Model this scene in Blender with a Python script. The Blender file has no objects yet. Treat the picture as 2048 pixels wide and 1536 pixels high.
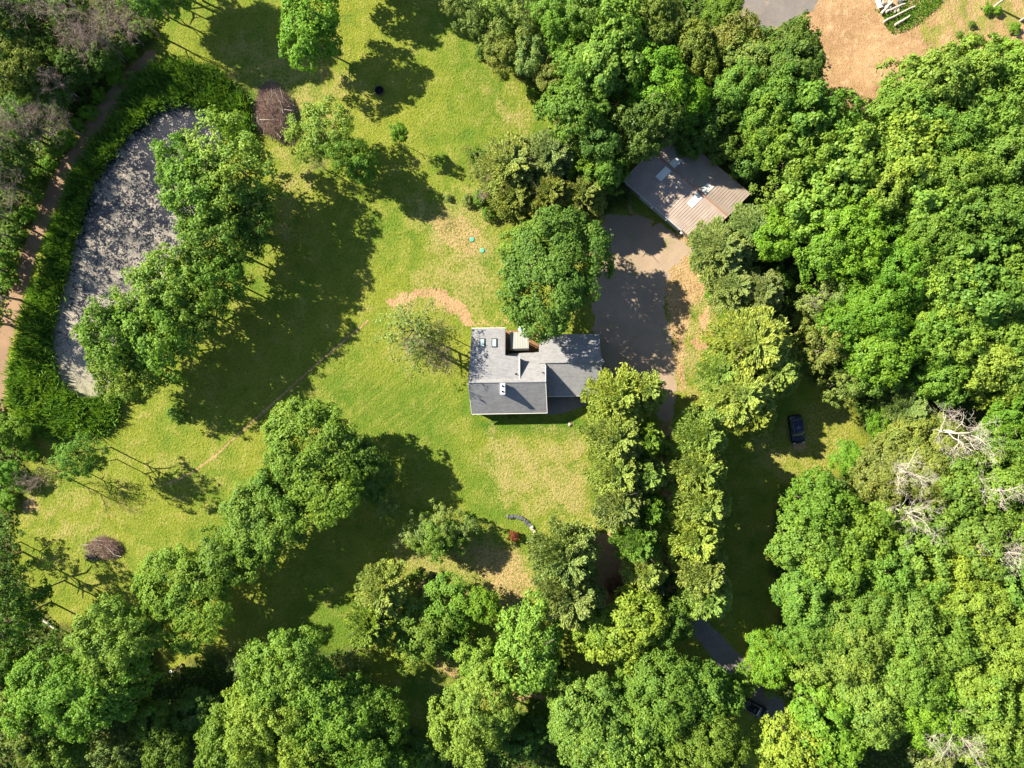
import bpy, math, random
import numpy as np
from mathutils import Vector, Matrix

# ------------------------------------------------------------------ camera, sky, sun, exposure
scene = bpy.context.scene
COL = scene.collection
H = 118.5            # drone height above the lawn (m)
F = 1422.0           # focal length in photo pixels (photo 2048 x 1536)
cam_d = bpy.data.cameras.new('camera'); cam = bpy.data.objects.new('camera', cam_d)
COL.objects.link(cam)
cam.location = (0, 0, H); cam.rotation_euler = (0, 0, 0)
cam_d.sensor_width = 36; cam_d.lens = 36 * F / 2048; cam_d.clip_start = 1; cam_d.clip_end = 3000
scene.camera = cam

SUN_EL, SUN_AZ = 35.0, 27.0      # shadows fall to the right and 27 degrees down the picture
w = bpy.data.worlds.new('World'); scene.world = w; w.use_nodes = True
nt = w.node_tree; sky = nt.nodes.new('ShaderNodeTexSky'); sky.sky_type = 'NISHITA'
sky.sun_disc = False; sky.sun_elevation = math.radians(SUN_EL)
# direction towards the sun: (-cos az, +sin az)
sx, sy = -math.cos(math.radians(SUN_AZ)), math.sin(math.radians(SUN_AZ))
sky.sun_rotation = math.atan2(sx, sy)
sky.air_density = 1.0; sky.dust_density = 0.6; sky.ozone_density = 1.0
bg = nt.nodes['Background']; bg.inputs['Strength'].default_value = 0.057
nt.links.new(sky.outputs['Color'], bg.inputs['Color'])
sd = bpy.data.lights.new('sun', 'SUN'); so = bpy.data.objects.new('sun', sd); COL.objects.link(so)
sd.energy = 5.0; sd.angle = math.radians(0.53); sd.color = (1.0, 0.885, 0.68)
ce = math.cos(math.radians(SUN_EL))
tosun = Vector((sx * ce, sy * ce, math.sin(math.radians(SUN_EL))))
so.rotation_euler = tosun.to_track_quat('Z', 'Y').to_euler()
so.location = (0, 0, 150)
scene.view_settings.view_transform = 'Standard'; scene.view_settings.look = 'None'
scene.view_settings.exposure = 1.82; scene.view_settings.gamma = 1
scene.render.engine = 'CYCLES'
scene.cycles.max_bounces = 5; scene.cycles.diffuse_bounces = 2; scene.cycles.transmission_bounces = 3
scene.cycles.glossy_bounces = 2; scene.cycles.transparent_max_bounces = 4

# ------------------------------------------------------------------ helpers
def P(px, py, z=0.0):
    """photo pixel -> world point at height z"""
    return ((px - 1024) / F * (H - z), -(py - 768) / F * (H - z), z)

def setp(o, label=None, cat=None, group=None, kind=None):
    if label: o['label'] = label
    if cat: o['category'] = cat
    if group: o['group'] = group
    if kind: o['kind'] = kind
    return o

def empty(name, loc, rz=0.0):
    o = bpy.data.objects.new(name, None); COL.objects.link(o)
    o.location = loc; o.rotation_euler = (0, 0, rz); o.empty_display_size = 0.3
    return o

def link(name, mesh, parent=None, loc=(0, 0, 0)):
    o = bpy.data.objects.new(name, mesh); COL.objects.link(o)
    o.location = loc
    if parent: o.parent = parent
    return o

def mesh_np(name, V, Fq, mat=None, attrs=None, smooth=False):
    """V (n,3); Fq (m,k) faces all with k corners"""
    V = np.asarray(V, dtype=np.float32); Fq = np.asarray(Fq, dtype=np.int32)
    me = bpy.data.meshes.new(name)
    k = Fq.shape[1]; m = len(Fq)
    me.vertices.add(len(V)); me.vertices.foreach_set('co', V.ravel())
    me.loops.add(m * k); me.loops.foreach_set('vertex_index', Fq.ravel())
    me.polygons.add(m); me.polygons.foreach_set('loop_start', np.arange(0, m * k, k, dtype=np.int32))
    if smooth: me.polygons.foreach_set('use_smooth', np.ones(m, dtype=bool))
    if attrs:
        for an, av in attrs.items():
            a = me.attributes.new(an, 'FLOAT', 'POINT')
            a.data.foreach_set('value', np.asarray(av, dtype=np.float32))
    me.update(calc_edges=True); me.validate()
    if mat: me.materials.append(mat)
    return me

class MB:
    """collects boxes, tubes, prisms into one mesh"""
    def __init__(s): s.v = []; s.f = []
    def poly(s, pts):
        b = len(s.v); s.v += [tuple(p) for p in pts]; s.f.append(tuple(range(b, b + len(pts)))); return s
    def box(s, c, size, rz=0.0, tilt=None):
        b = len(s.v); hx, hy, hz = [q / 2 for q in size]; ca, sa = math.cos(rz), math.sin(rz)
        for dz in (-hz, hz):
            for dx, dy in ((-hx, -hy), (hx, -hy), (hx, hy), (-hx, hy)):
                p = Vector((dx, dy, dz))
                if tilt is not None: p = tilt @ p
                s.v.append((c[0] + p.x * ca - p.y * sa, c[1] + p.x * sa + p.y * ca, c[2] + p.z))
        for q in ((0, 3, 2, 1), (4, 5, 6, 7), (0, 1, 5, 4), (1, 2, 6, 5), (2, 3, 7, 6), (3, 0, 4, 7)):
            s.f.append(tuple(b + i for i in q))
        return s
    def slab(s, pts, t):
        """roof slab: top polygon pts (ccw from above), thickness t downwards"""
        n = len(pts); b = len(s.v)
        s.v += [tuple(p) for p in pts]; s.v += [(p[0], p[1], p[2] - t) for p in pts]
        s.f.append(tuple(range(b, b + n))); s.f.append(tuple(b + n + i for i in reversed(range(n))))
        for i in range(n):
            j = (i + 1) % n; s.f.append((b + i, b + n + i, b + n + j, b + j))
        return s
    def prism(s, pts, z0, z1): return s.slab([(p[0], p[1], z1) for p in pts], z1 - z0)
    def tube(s, pts, rad, sides=6, cap=True):
        pts = [Vector(p) for p in pts]; n = len(pts)
        if not hasattr(rad, '__len__'): rad = [rad] * n
        b = len(s.v)
        for i, p in enumerate(pts):
            d = (pts[min(i + 1, n - 1)] - pts[max(i - 1, 0)])
            if d.length < 1e-6: d = Vector((0, 0, 1))
            d.normalize()
            a = Vector((0, 0, 1)) if abs(d.z) < 0.9 else Vector((1, 0, 0))
            u = d.cross(a).normalized(); v = d.cross(u)
            for k in range(sides):
                t = 2 * math.pi * k / sides
                q = p + (u * math.cos(t) + v * math.sin(t)) * rad[i]
                s.v.append((q.x, q.y, q.z))
        for i in range(n - 1):
            for k in range(sides):
                k2 = (k + 1) % sides
                s.f.append((b + i * sides + k, b + i * sides + k2, b + (i + 1) * sides + k2, b + (i + 1) * sides + k))
        if cap:
            s.f.append(tuple(b + k for k in reversed(range(sides))))
            s.f.append(tuple(b + (n - 1) * sides + k for k in range(sides)))
        return s
    def ring(s, c, r0, r1, z0, z1, sides=28):
        b = len(s.v)
        for r, z in ((r1, z0), (r1, z1), (r0, z1), (r0, z0)):
            for k in range(sides):
                t = 2 * math.pi * k / sides; s.v.append((c[0] + r * math.cos(t), c[1] + r * math.sin(t), c[2] + z))
        for j in range(4):
            for k in range(sides):
                k2 = (k + 1) % sides; j2 = (j + 1) % 4
                s.f.append((b + j * sides + k, b + j * sides + k2, b + j2 * sides + k2, b + j2 * sides + k))
        return s
    def lathe(s, c, prof, sides=20):
        b = len(s.v)
        for r, z in prof:
            for k in range(sides):
                t = 2 * math.pi * k / sides; s.v.append((c[0] + r * math.cos(t), c[1] + r * math.sin(t), c[2] + z))
        for j in range(len(prof) - 1):
            for k in range(sides):
                k2 = (k + 1) % sides
                s.f.append((b + j * sides + k, b + j * sides + k2, b + (j + 1) * sides + k2, b + (j + 1) * sides + k))
        s.f.append(tuple(b + k for k in reversed(range(sides))))
        s.f.append(tuple(b + (len(prof) - 1) * sides + k for k in range(sides)))
        return s
    def build(s, name, mat, parent=None, smooth=False, loc=(0, 0, 0), bevel=0):
        me = bpy.data.meshes.new(name); me.from_pydata(s.v, [], s.f); me.update()
        if mat: me.materials.append(mat)
        if smooth:
            me.polygons.foreach_set('use_smooth', [True] * len(me.polygons))
        o = link(name, me, parent, loc)
        if bevel:
            m = o.modifiers.new('bevel', 'BEVEL'); m.width = bevel; m.segments = 2; m.limit_method = 'ANGLE'
        return o

# ------------------------------------------------------------------ materials
def newmat(name):
    m = bpy.data.materials.new(name); m.use_nodes = True
    n = m.node_tree.nodes; b = n['Principled BSDF']; b.inputs['Roughness'].default_value = 0.85
    b.inputs['Specular IOR Level'].default_value = 0.25
    return m, m.node_tree, b

class G:
    """tiny node graph helper"""
    def __init__(s, nt): s.nt = nt; s.n = nt.nodes; s.l = nt.links
    def set(s, inp, v):
        if isinstance(v, bpy.types.NodeSocket): s.l.new(v, inp)
        elif hasattr(v, '__len__') and len(v) == 3 and inp.type == 'RGBA': inp.default_value = (*v, 1)
        else: inp.default_value = v
    def pos(s): return s.n.new('ShaderNodeNewGeometry').outputs['Position']
    def obj(s): return s.n.new('ShaderNodeTexCoord').outputs['Object']
    def attr(s, name):
        a = s.n.new('ShaderNodeAttribute'); a.attribute_name = name; return a.outputs['Fac']
    def noise(s, vec, scale, detail=4, rough=0.55, dist=0.0):
        t = s.n.new('ShaderNodeTexNoise'); s.set(t.inputs['Vector'], vec)
        t.inputs['Scale'].default_value = scale; t.inputs['Detail'].default_value = detail
        t.inputs['Roughness'].default_value = rough; t.inputs['Distortion'].default_value = dist
        return t.outputs['Fac']
    def vor(s, vec, scale, feature='F1', out='Distance', rnd=1.0):
        t = s.n.new('ShaderNodeTexVoronoi'); s.set(t.inputs['Vector'], vec); t.feature = feature
        t.inputs['Scale'].default_value = scale; t.inputs['Randomness'].default_value = rnd
        return t.outputs[out]
    def math(s, op, a, b=0.0, clamp=False):
        t = s.n.new('ShaderNodeMath'); t.operation = op; t.use_clamp = clamp
        s.set(t.inputs[0], a); s.set(t.inputs[1], b); return t.outputs[0]
    def ss(s, v, lo, hi, a=0.0, b=1.0):
        t = s.n.new('ShaderNodeMapRange'); t.interpolation_type = 'SMOOTHSTEP'
        s.set(t.inputs['Value'], v); t.inputs['From Min'].default_value = lo; t.inputs['From Max'].default_value = hi
        t.inputs['To Min'].default_value = a; t.inputs['To Max'].default_value = b
        return t.outputs['Result']
    def mix(s, f, a, b, mode='MIX'):
        t = s.n.new('ShaderNodeMix'); t.data_type = 'RGBA'; t.blend_type = mode
        s.set(t.inputs[0], f); s.set(t.inputs[6], a); s.set(t.inputs[7], b); return t.outputs[2]
    def bump(s, h, strength, dist):
        t = s.n.new('ShaderNodeBump'); t.inputs['Strength'].default_value = strength
        t.inputs['Distance'].default_value = dist; s.set(t.inputs['Height'], h); return t.outputs['Normal']
    def scale(s, vec, sc, rot=(0, 0, 0)):
        t = s.n.new('ShaderNodeMapping'); s.set(t.inputs['Vector'], vec)
        t.inputs['Scale'].default_value = sc; t.inputs['Rotation'].default_value = rot; return t.outputs['Vector']

def flat(name, col, rough=0.8, var=0.15, scale=3.0, metal=0.0, spec=0.25):
    m, nt, b = newmat(name); g = G(nt)
    n = g.noise(g.obj(), scale, 5)
    n2 = g.noise(g.obj(), scale * 9, 3)
    k = g.math('ADD', g.math('MULTIPLY', n, 0.6), g.math('MULTIPLY', n2, 0.4))
    f = g.ss(k, 0.3, 0.7)
    lo = tuple(c * (1 - var) for c in col); hi = tuple(min(1, c * (1 + var)) for c in col)
    g.set(b.inputs['Base Color'], g.mix(f, lo, hi)); b.inputs['Roughness'].default_value = rough
    b.inputs['Metallic'].default_value = metal; b.inputs['Specular IOR Level'].default_value = spec
    return m

def leafmat(name, needle=False):
    m, nt, b = newmat(name); g = G(nt); n = g.n
    oi = n.new('ShaderNodeObjectInfo')
    v = g.attr('v')
    pos = g.pos()
    big = g.ss(g.noise(pos, 0.35, 3), 0.3, 0.7)
    base = oi.outputs['Color']
    # leaf to leaf colour: young yellow leaves, older dark ones
    dark = g.mix(1.0, base, (0.55, 0.68, 0.75), 'MULTIPLY')
    lite = g.mix(1.0, base, (1.55, 1.28, 0.95), 'MULTIPLY')
    c = g.mix(g.ss(v, 0.0, 0.55), dark, base)
    c = g.mix(g.ss(v, 0.6, 1.0), c, lite)
    c = g.mix(g.math('MULTIPLY', big, 0.35), c, g.mix(1.0, base, (1.35, 1.12, 0.8), 'MULTIPLY'))
    d = n.new('ShaderNodeBsdfDiffuse'); g.set(d.inputs['Color'], c)
    t = n.new('ShaderNodeBsdfTranslucent'); g.set(t.inputs['Color'], g.mix(1.0, c, (1.25, 1.2, 0.5), 'MULTIPLY'))
    ms = n.new('ShaderNodeMixShader'); ms.inputs[0].default_value = 0.26 if needle else 0.36
    g.l.new(d.outputs[0], ms.inputs[1]); g.l.new(t.outputs[0], ms.inputs[2])
    gl = n.new('ShaderNodeBsdfGlossy'); gl.inputs['Roughness'].default_value = 0.5
    gl.inputs['Color'].default_value = (0.8, 0.85, 0.8, 1)
    ms2 = n.new('ShaderNodeMixShader'); ms2.inputs[0].default_value = 0.012
    g.l.new(ms.outputs[0], ms2.inputs[1]); g.l.new(gl.outputs[0], ms2.inputs[2])
    out = n['Material Output']; g.l.new(ms2.outputs[0], out.inputs['Surface'])
    n.remove(b)
    return m

M_LEAF = leafmat('leaf'); M_NEEDLE = leafmat('needle', True)

def barkmat(name, col, col2):
    m, nt, b = newmat(name); g = G(nt)
    n = g.noise(g.scale(g.pos(), (3, 3, 0.8)), 2.0, 5)
    g.set(b.inputs['Base Color'], g.mix(g.ss(n, 0.35, 0.65), col, col2))
    return m
M_BARK = barkmat('bark', (0.07, 0.055, 0.042), (0.17, 0.145, 0.12))
M_TWIG = barkmat('grey_twig', (0.17, 0.12, 0.10), (0.34, 0.27, 0.24))
M_DEAD = barkmat('bleached_wood', (0.27, 0.24, 0.21), (0.50, 0.46, 0.41))
M_BRUSH = barkmat('brushwood', (0.13, 0.08, 0.07), (0.33, 0.23, 0.20))

# ------------------------------------------------------------------ soft masks in photo pixels
def seg_dist(X, Y, a, b):
    ax, ay = a; bx, by = b; dx, dy = bx - ax, by - ay; L = dx * dx + dy * dy + 1e-9
    t = np.clip(((X - ax) * dx + (Y - ay) * dy) / L, 0, 1)
    return np.hypot(X - ax - t * dx, Y - ay - t * dy)
def inside(X, Y, poly):
    r = np.zeros(X.shape, bool); n = len(poly)
    for i in range(n):
        x1, y1 = poly[i]; x2, y2 = poly[(i + 1) % n]
        if y1 == y2: continue
        c = ((y1 > Y) != (y2 > Y)) & (X < (x2 - x1) * (Y - y1) / (y2 - y1) + x1)
        r ^= c
    return r
def poly_mask(X, Y, poly, soft):
    d = np.full(X.shape, 1e9)
    for i in range(len(poly)): d = np.minimum(d, seg_dist(X, Y, poly[i], poly[(i + 1) % len(poly)]))
    s = np.where(inside(X, Y, poly), d, -d)
    return np.clip(0.5 + s / (2 * soft), 0, 1)
def stroke_mask(X, Y, pts, wdt, soft):
    d = np.full(X.shape, 1e9)
    for i in range(len(pts) - 1): d = np.minimum(d, seg_dist(X, Y, pts[i], pts[i + 1]))
    return np.clip(0.5 + (wdt / 2 - d) / (2 * soft), 0, 1)
def vnoise(X, Y, s, seed):
    """cheap smooth value noise"""
    rs = np.random.RandomState(seed); T = rs.rand(64, 64)
    x = X / s; y = Y / s; xi = np.floor(x).astype(int); yi = np.floor(y).astype(int)
    fx = x - xi; fy = y - yi; fx = fx * fx * (3 - 2 * fx); fy = fy * fy * (3 - 2 * fy)
    a = T[xi % 64, yi % 64]; b = T[(xi + 1) % 64, yi % 64]; c = T[xi % 64, (yi + 1) % 64]; d = T[(xi + 1) % 64, (yi + 1) % 64]
    return (a * (1 - fx) + b * fx) * (1 - fy) + (c * (1 - fx) + d * fx) * fy

FOREST = [
    [(-260, -200), (330, -200), (330, 20), (300, 90), (230, 160), (180, 240), (120, 320), (85, 380), (60, 440), (40, 500), (15, 570), (-5, 640), (-260, 700)],
    [(-260, 780), (0, 790), (40, 900), (60, 960), (30, 1010), (20, 1100), (60, 1200), (130, 1260), (200, 1250), (300, 1250), (330, 1360), (430, 1300), (520, 1320), (700, 1300), (780, 1420), (860, 1480), (940, 1440), (1060, 1420), (1200, 1380), (1350, 1330), (1380, 1400), (1480, 1480), (1520, 1750), (-260, 1750)],
    [(870, -200), (1440, -200), (1480, 50), (1620, 60), (1660, 140), (1650, 220), (1760, 200), (1830, 110), (1960, 130), (2048, 90), (2320, 60), (2320, 1750), (1580, 1750), (1590, 1420), (1530, 1330), (1560, 1240), (1540, 1100), (1560, 980), (1680, 950), (1740, 880), (1700, 800), (1620, 760), (1560, 640), (1480, 560), (1400, 480), (1480, 440), (1460, 340), (1260, 280), (1130, 240), (1080, 180), (960, 100)],
    [(930, 300), (1250, 290), (1260, 400), (1180, 440), (1000, 440)],
]

# ------------------------------------------------------------------ ground
def build_ground():
    n1, n2 = 760, 600
    xs = np.linspace(-98, 98, n1); ys = np.linspace(-76, 76, n2)
    def far(a, lim): # stretch the rim out to the horizon
        a = a.copy(); a[0] = -lim; a[-1] = lim; return a
    xs = far(xs, 1500); ys = far(ys, 1500)
    X, Y = np.meshgrid(xs, ys); PX = 1024 + X * 12; PY = 768 - Y * 12
    V = np.stack([X.ravel(), Y.ravel(), np.zeros(X.size)], 1)
    # gentle humps of a mown field, flat under the buildings and sheets
    idx = np.arange(X.size).reshape(n2, n1)
    Fq = np.stack([idx[:-1, :-1].ravel(), idx[:-1, 1:].ravel(), idx[1:, 1:].ravel(), idx[1:, :-1].ravel()], 1)
    Xw = PX + (vnoise(PX, PY, 22, 1) - .5) * 18 + (vnoise(PX, PY, 9, 3) - .5) * 9
    Yw = PY + (vnoise(PX, PY, 22, 2) - .5) * 18 + (vnoise(PX, PY, 9, 4) - .5) * 9
    def mx(a, *b):
        for q in b: a = np.maximum(a, q)
        return a
    Z = np.zeros(X.shape)
    soil = mx(Z,
        stroke_mask(PX, PY, [(735, 642), (690, 680), (640, 722), (570, 785), (500, 848), (430, 912), (380, 948), (335, 968)], 4.5, 4) * .92,
        stroke_mask(PX, PY, [(745, 662), (655, 738), (585, 802), (515, 866), (440, 930)], 3, 5) * .62,
        stroke_mask(Xw, Yw, [(560, 820), (500, 868), (430, 925), (345, 970)], 9, 8) * .35,
        stroke_mask(Xw, Yw, [(780, 600), (835, 588), (880, 590), (915, 612), (935, 640)], 20, 8) * .95,
        stroke_mask(Xw, Yw, [(790, 572), (850, 556), (900, 562)], 6, 7) * .55,
        stroke_mask(PX, PY, [(780, 590), (830, 580), (880, 582), (925, 605)], 3, 5) * .8,
        poly_mask(Xw, Yw, [(850, 590), (900, 595), (945, 635), (900, 640), (860, 610)], 14) * .6,
        stroke_mask(Xw, Yw, [(980, 545), (990, 590)], 8, 8) * .5,
        poly_mask(Xw, Yw, [(845, 420), (925, 415), (975, 455), (968, 500), (930, 520), (890, 500), (850, 460)], 14) * .52,
        poly_mask(Xw, Yw, [(1408, 605), (1424, 640), (1434, 672), (1420, 700), (1388, 692), (1398, 645)], 5) * 1.0,
        poly_mask(Xw, Yw, [(1350, 480), (1400, 490), (1415, 560), (1385, 640), (1372, 780), (1350, 800), (1320, 600)], 14) * .62,
        poly_mask(Xw, Yw, [(1170, 420), (1400, 470), (1400, 560), (1330, 600), (1180, 600)], 14) * .6,
        poly_mask(Xw, Yw, [(860, 1150), (940, 1165), (1060, 1215), (1080, 1260), (1000, 1230), (900, 1190)], 20) * .62,
        poly_mask(Xw, Yw, [(960, 1080), (1050, 1090), (1070, 1180), (1030, 1230), (960, 1180), (930, 1110)], 18) * .52,
        poly_mask(Xw, Yw, [(1150, 1070), (1230, 1060), (1270, 1130), (1270, 1230), (1190, 1230), (1170, 1130)], 12) * .95,
        poly_mask(Xw, Yw, [(1320, 830), (1360, 830), (1350, 1000), (1345, 1230), (1310, 1230), (1320, 1000)], 12) * .8,
        poly_mask(Xw, Yw, [(1600, 800), (1690, 800), (1720, 870), (1680, 925), (1640, 985), (1610, 950), (1640, 900), (1590, 880)], 12) * .42,
        poly_mask(Xw, Yw, [(1580, 880), (1600, 870), (1610, 900), (1590, 905)], 8) * .7,
        stroke_mask(Xw, Yw, [(880, 1330), (950, 1370), (1040, 1390), (1120, 1390)], 30, 14) * .6,
        stroke_mask(PX, PY, [(30, 1005), (90, 1018), (150, 1020), (210, 1010), (245, 1018)], 3, 5) * .7,
        poly_mask(Xw, Yw, [(28, 985), (80, 990), (95, 1025), (40, 1040)], 16) * .6,
        stroke_mask(Xw, Yw, [(70, 880), (120, 900), (180, 880), (215, 850)], 18, 14) * .55,
        stroke_mask(Xw, Yw, [(300, 118), (262, 160), (215, 215), (165, 290), (128, 345), (100, 400), (75, 460), (50, 530), (22, 620), (0, 720), (0, 820)], 36, 9) * .6,
        poly_mask(Xw, Yw, [(300, 60), (370, 70), (380, 110), (430, 140), (330, 140), (300, 120)], 24) * .32,
        stroke_mask(Xw, Yw, [(905, 40), (950, 90), (1060, 175), (1085, 230)], 10, 10) * .55,
        poly_mask(Xw, Yw, [(930, 640), (1020, 640), (1040, 655), (935, 655)], 8) * .6,
        poly_mask(Xw, Yw, [(1400, 440), (1180, 490), (1200, 520), (1240, 510)], 10) * .3,
        stroke_mask(Xw, Yw, [(1138, 852), (1142, 856)], 16, 8) * .5,
        poly_mask(Xw, Yw, [(470, 1290), (540, 1310), (600, 1330), (640, 1310), (560, 1290), (500, 1270)], 12) * .45,
        poly_mask(Xw, Yw, [(1600, -60), (1680, 60), (1740, 200), (1760, 240), (1830, 200), (1900, 160), (2100, 150), (2200, -60)], 10) * 1.0,
        stroke_mask(Xw, Yw, [(1250, 360), (1260, 420), (1300, 450)], 20, 10) * .6)
    dry = mx(Z,
        poly_mask(Xw, Yw, [(480, 80), (680, 100), (720, 200), (640, 290), (540, 210), (460, 160)], 50) * .5,
        poly_mask(Xw, Yw, [(820, 400), (960, 380), (1010, 500), (980, 640), (880, 640), (760, 620), (860, 540)], 30) * .55,
        poly_mask(Xw, Yw, [(980, 870), (1180, 870), (1190, 1040), (1120, 1060), (1000, 1000), (960, 920)], 30) * .6,
        poly_mask(Xw, Yw, [(780, 1090), (900, 1060), (1060, 1100), (1080, 1260), (900, 1190), (800, 1150)], 24) * .6,
        poly_mask(Xw, Yw, [(30, 960), (260, 960), (270, 1080), (200, 1180), (60, 1080)], 40) * .28,
        poly_mask(Xw, Yw, [(200, 820), (400, 860), (500, 960), (380, 1080), (280, 960)], 50) * .2,
        poly_mask(Xw, Yw, [(540, 300), (620, 300), (620, 420), (560, 500)], 20) * .5,
        poly_mask(Xw, Yw, [(1330, 480), (1440, 500), (1440, 800), (1340, 800)], 20) * .5,
        poly_mask(Xw, Yw, [(1480, 850), (1680, 880), (1640, 1000), (1520, 930)], 20) * .4,
        poly_mask(Xw, Yw, [(760, 640), (920, 640), (900, 760), (760, 720)], 30) * .35,
        poly_mask(Xw, Yw, [(820, 1280), (960, 1330), (1120, 1380), (1000, 1440), (860, 1400)], 30) * .35,
        poly_mask(Xw, Yw, [(930, 120), (1080, 220), (1090, 330), (1000, 260)], 30) * .4)
    lush = mx(Z,
        poly_mask(Xw, Yw, [(930, 780), (960, 835), (1180, 835), (1180, 870), (960, 870), (920, 820)], 14) * 1.0,
        poly_mask(Xw, Yw, [(900, 60), (980, 150), (1060, 260), (960, 280), (880, 180)], 40) * .35,
        poly_mask(Xw, Yw, [(660, 720), (900, 780), (940, 900), (1000, 1020), (860, 960), (740, 860), (600, 820)], 50) * .5,
        poly_mask(Xw, Yw, [(620, 1180), (720, 1200), (740, 1330), (620, 1330), (560, 1260)], 24) * .6,
        poly_mask(Xw, Yw, [(820, 1330), (920, 1390), (880, 1430), (800, 1380)], 14) * .8,
        poly_mask(Xw, Yw, [(440, 210), (520, 150), (560, 180), (500, 290)], 20) * .8,
        poly_mask(Xw, Yw, [(1360, 690), (1400, 700), (1400, 740), (1360, 760)], 10) * .6,
        poly_mask(Xw, Yw, [(1740, 40), (1800, 70), (1900, -10), (1880, -40), (1760, -40)], 6) * 1.0)
    forest = Z
    for p in FOREST: forest = np.maximum(forest, poly_mask(Xw, Yw, p, 12))
    lotmask = poly_mask(PX, PY, [(1600, -60), (1640, 60), (1680, 250), (1760, 280), (1840, 200), (1900, 160), (2300, 150), (2200, -60)], 10)
    forest = forest * (1 - lotmask)
    mow = mx(Z, poly_mask(Xw, Yw, [(330, 960), (520, 790), (740, 620), (900, 760), (930, 900), (700, 860), (560, 850), (430, 960)], 40) * .8,
        poly_mask(Xw, Yw, [(430, 860), (640, 690), (740, 640), (690, 720), (560, 830), (440, 920)], 20) * 1.0)
    lot = poly_mask(Xw, Yw, [(1840, -60), (1800, 60), (1850, 130), (1920, 110), (2000, 60), (2200, 30), (2200, -60)], 20)
    m, nt, b = newmat('meadow_grass'); g = G(nt); pos = g.pos()
    A = {k: g.attr(k) for k in ('soil', 'dry', 'lush', 'forest', 'lot', 'mow')}
    big = g.noise(pos, 0.055, 5, 0.6); mid = g.noise(pos, 0.35, 5, 0.6, 0.4); fine = g.noise(pos, 2.6, 5, 0.7)
    vf = g.noise(pos, 7.0, 3, 0.7)
    blade = g.noise(g.scale(pos, (1, 1, 1), (0, 0, 0.5)), 4.5, 2, 0.5, 1.2)
    grass = g.mix(g.ss(big, 0.36, 0.62), (0.110, 0.172, 0.020), (0.178, 0.208, 0.026))
    grass = g.mix(g.ss(mid, 0.42, 0.68, 0, 0.75), grass, (0.215, 0.235, 0.040))
    grass = g.mix(g.ss(mid, 0.44, 0.28, 0, 0.5), grass, (0.062, 0.132, 0.018))
    grass = g.mix(g.math('MULTIPLY', A['lush'], g.ss(fine, 0.2, 0.6, 0.5, 1)), grass, (0.062, 0.135, 0.014))
    dryf = g.ss(g.math('ADD', g.math('MULTIPLY', A['dry'], 0.30), g.math('ADD', g.math('MULTIPLY', mid, 0.55), g.math('MULTIPLY', fine, 0.55))), 0.58, 0.82)
    grass = g.mix(dryf, grass, (0.275, 0.245, 0.090))
    # mowing passes run parallel to the wheel track
    sw = g.n.new('ShaderNodeSeparateXYZ'); g.l.new(pos, sw.inputs[0])
    acr = g.math('ADD', g.math('MULTIPLY', sw.outputs['X'], 0.632), g.math('MULTIPLY', sw.outputs['Y'], -0.775))
    acr = g.math('ADD', acr, g.math('MULTIPLY', g.noise(pos, 0.05, 1), 3.0))
    band = g.math('SINE', g.math('MULTIPLY', acr, 4.4))
    thin = g.math('SINE', g.math('MULTIPLY', acr, 13.0))
    brk = g.ss(g.noise(g.scale(pos, (0.25, 1.0, 1), (0, 0, -0.68)), 0.6, 4), 0.4, 0.6)
    st = g.math('MULTIPLY', A['mow'], brk)
    grass = g.mix(g.math('MULTIPLY', st, g.ss(band, 0.0, 0.9, 0, 0.5)), grass, (0.24, 0.25, 0.05))
    grass = g.mix(g.math('MULTIPLY', st, g.ss(thin, 0.3, 0.9, 0, 0.5)), grass, (0.085, 0.135, 0.018))
    # blades: fine light / dark streaking of the sward itself
    grass = g.mix(g.ss(blade, 0.52, 0.72, 0, 0.6), grass, g.mix(1.0, grass, (1.7, 1.55, 1.4), 'MULTIPLY'))
    grass = g.mix(g.ss(fine, 0.52, 0.32, 0, 0.85), grass, g.mix(1.0, grass, (0.42, 0.58, 0.55), 'MULTIPLY'))
    soilc = g.mix(g.ss(mid, 0.3, 0.7), (0.27, 0.165, 0.085), (0.40, 0.27, 0.15))
    soilc = g.mix(g.ss(fine, 0.35, 0.7, 0, 0.6), soilc, (0.47, 0.33, 0.19))
    soilc = g.mix(g.ss(vf, 0.58, 0.75, 0, 0.5), soilc, (0.16, 0.10, 0.06))
    sf = g.ss(g.math('ADD', A['soil'], g.math('ADD', g.math('MULTIPLY', fine, 0.9), g.math('MULTIPLY', vf, 0.35))), 1.0, 1.28)
    # weeds coming back over the cleared lot
    lotgrass = g.math('MULTIPLY', A['lot'], g.ss(g.math('ADD', g.noise(g.scale(pos, (1, 0.45, 1), (0, 0, -0.35)), 0.5, 5, 0.65), g.math('MULTIPLY', fine, 0.5)), 0.62, 0.86))
    sf = g.math('MULTIPLY', sf, g.math('SUBTRACT', 1.0, g.math('MULTIPLY', lotgrass, 0.8)))
    c = g.mix(sf, grass, soilc)
    litter = g.mix(g.ss(mid, 0.35, 0.65), (0.03, 0.05, 0.012), (0.075, 0.06, 0.03))
    litter = g.mix(g.ss(fine, 0.45, 0.7), litter, (0.05, 0.085, 0.015))
    c = g.mix(g.math('MULTIPLY', A['forest'], 0.9), c, litter)
    g.set(b.inputs['Base Color'], c); b.inputs['Roughness'].default_value = 0.95
    b.inputs['Specular IOR Level'].default_value = 0.1
    hgt = g.math('ADD', g.math('MULTIPLY', blade, 0.5), g.math('ADD', g.math('MULTIPLY', fine, 0.6), g.math('MULTIPLY', mid, 0.6)))
    g.set(b.inputs['Normal'], g.bump(hgt, 1.0, 0.5))
    me = mesh_np('ground', V, Fq, m, {'soil': soil.ravel(), 'dry': dry.ravel(), 'lush': lush.ravel(), 'forest': forest.ravel(), 'lot': lot.ravel(), 'mow': mow.ravel()})
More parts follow.
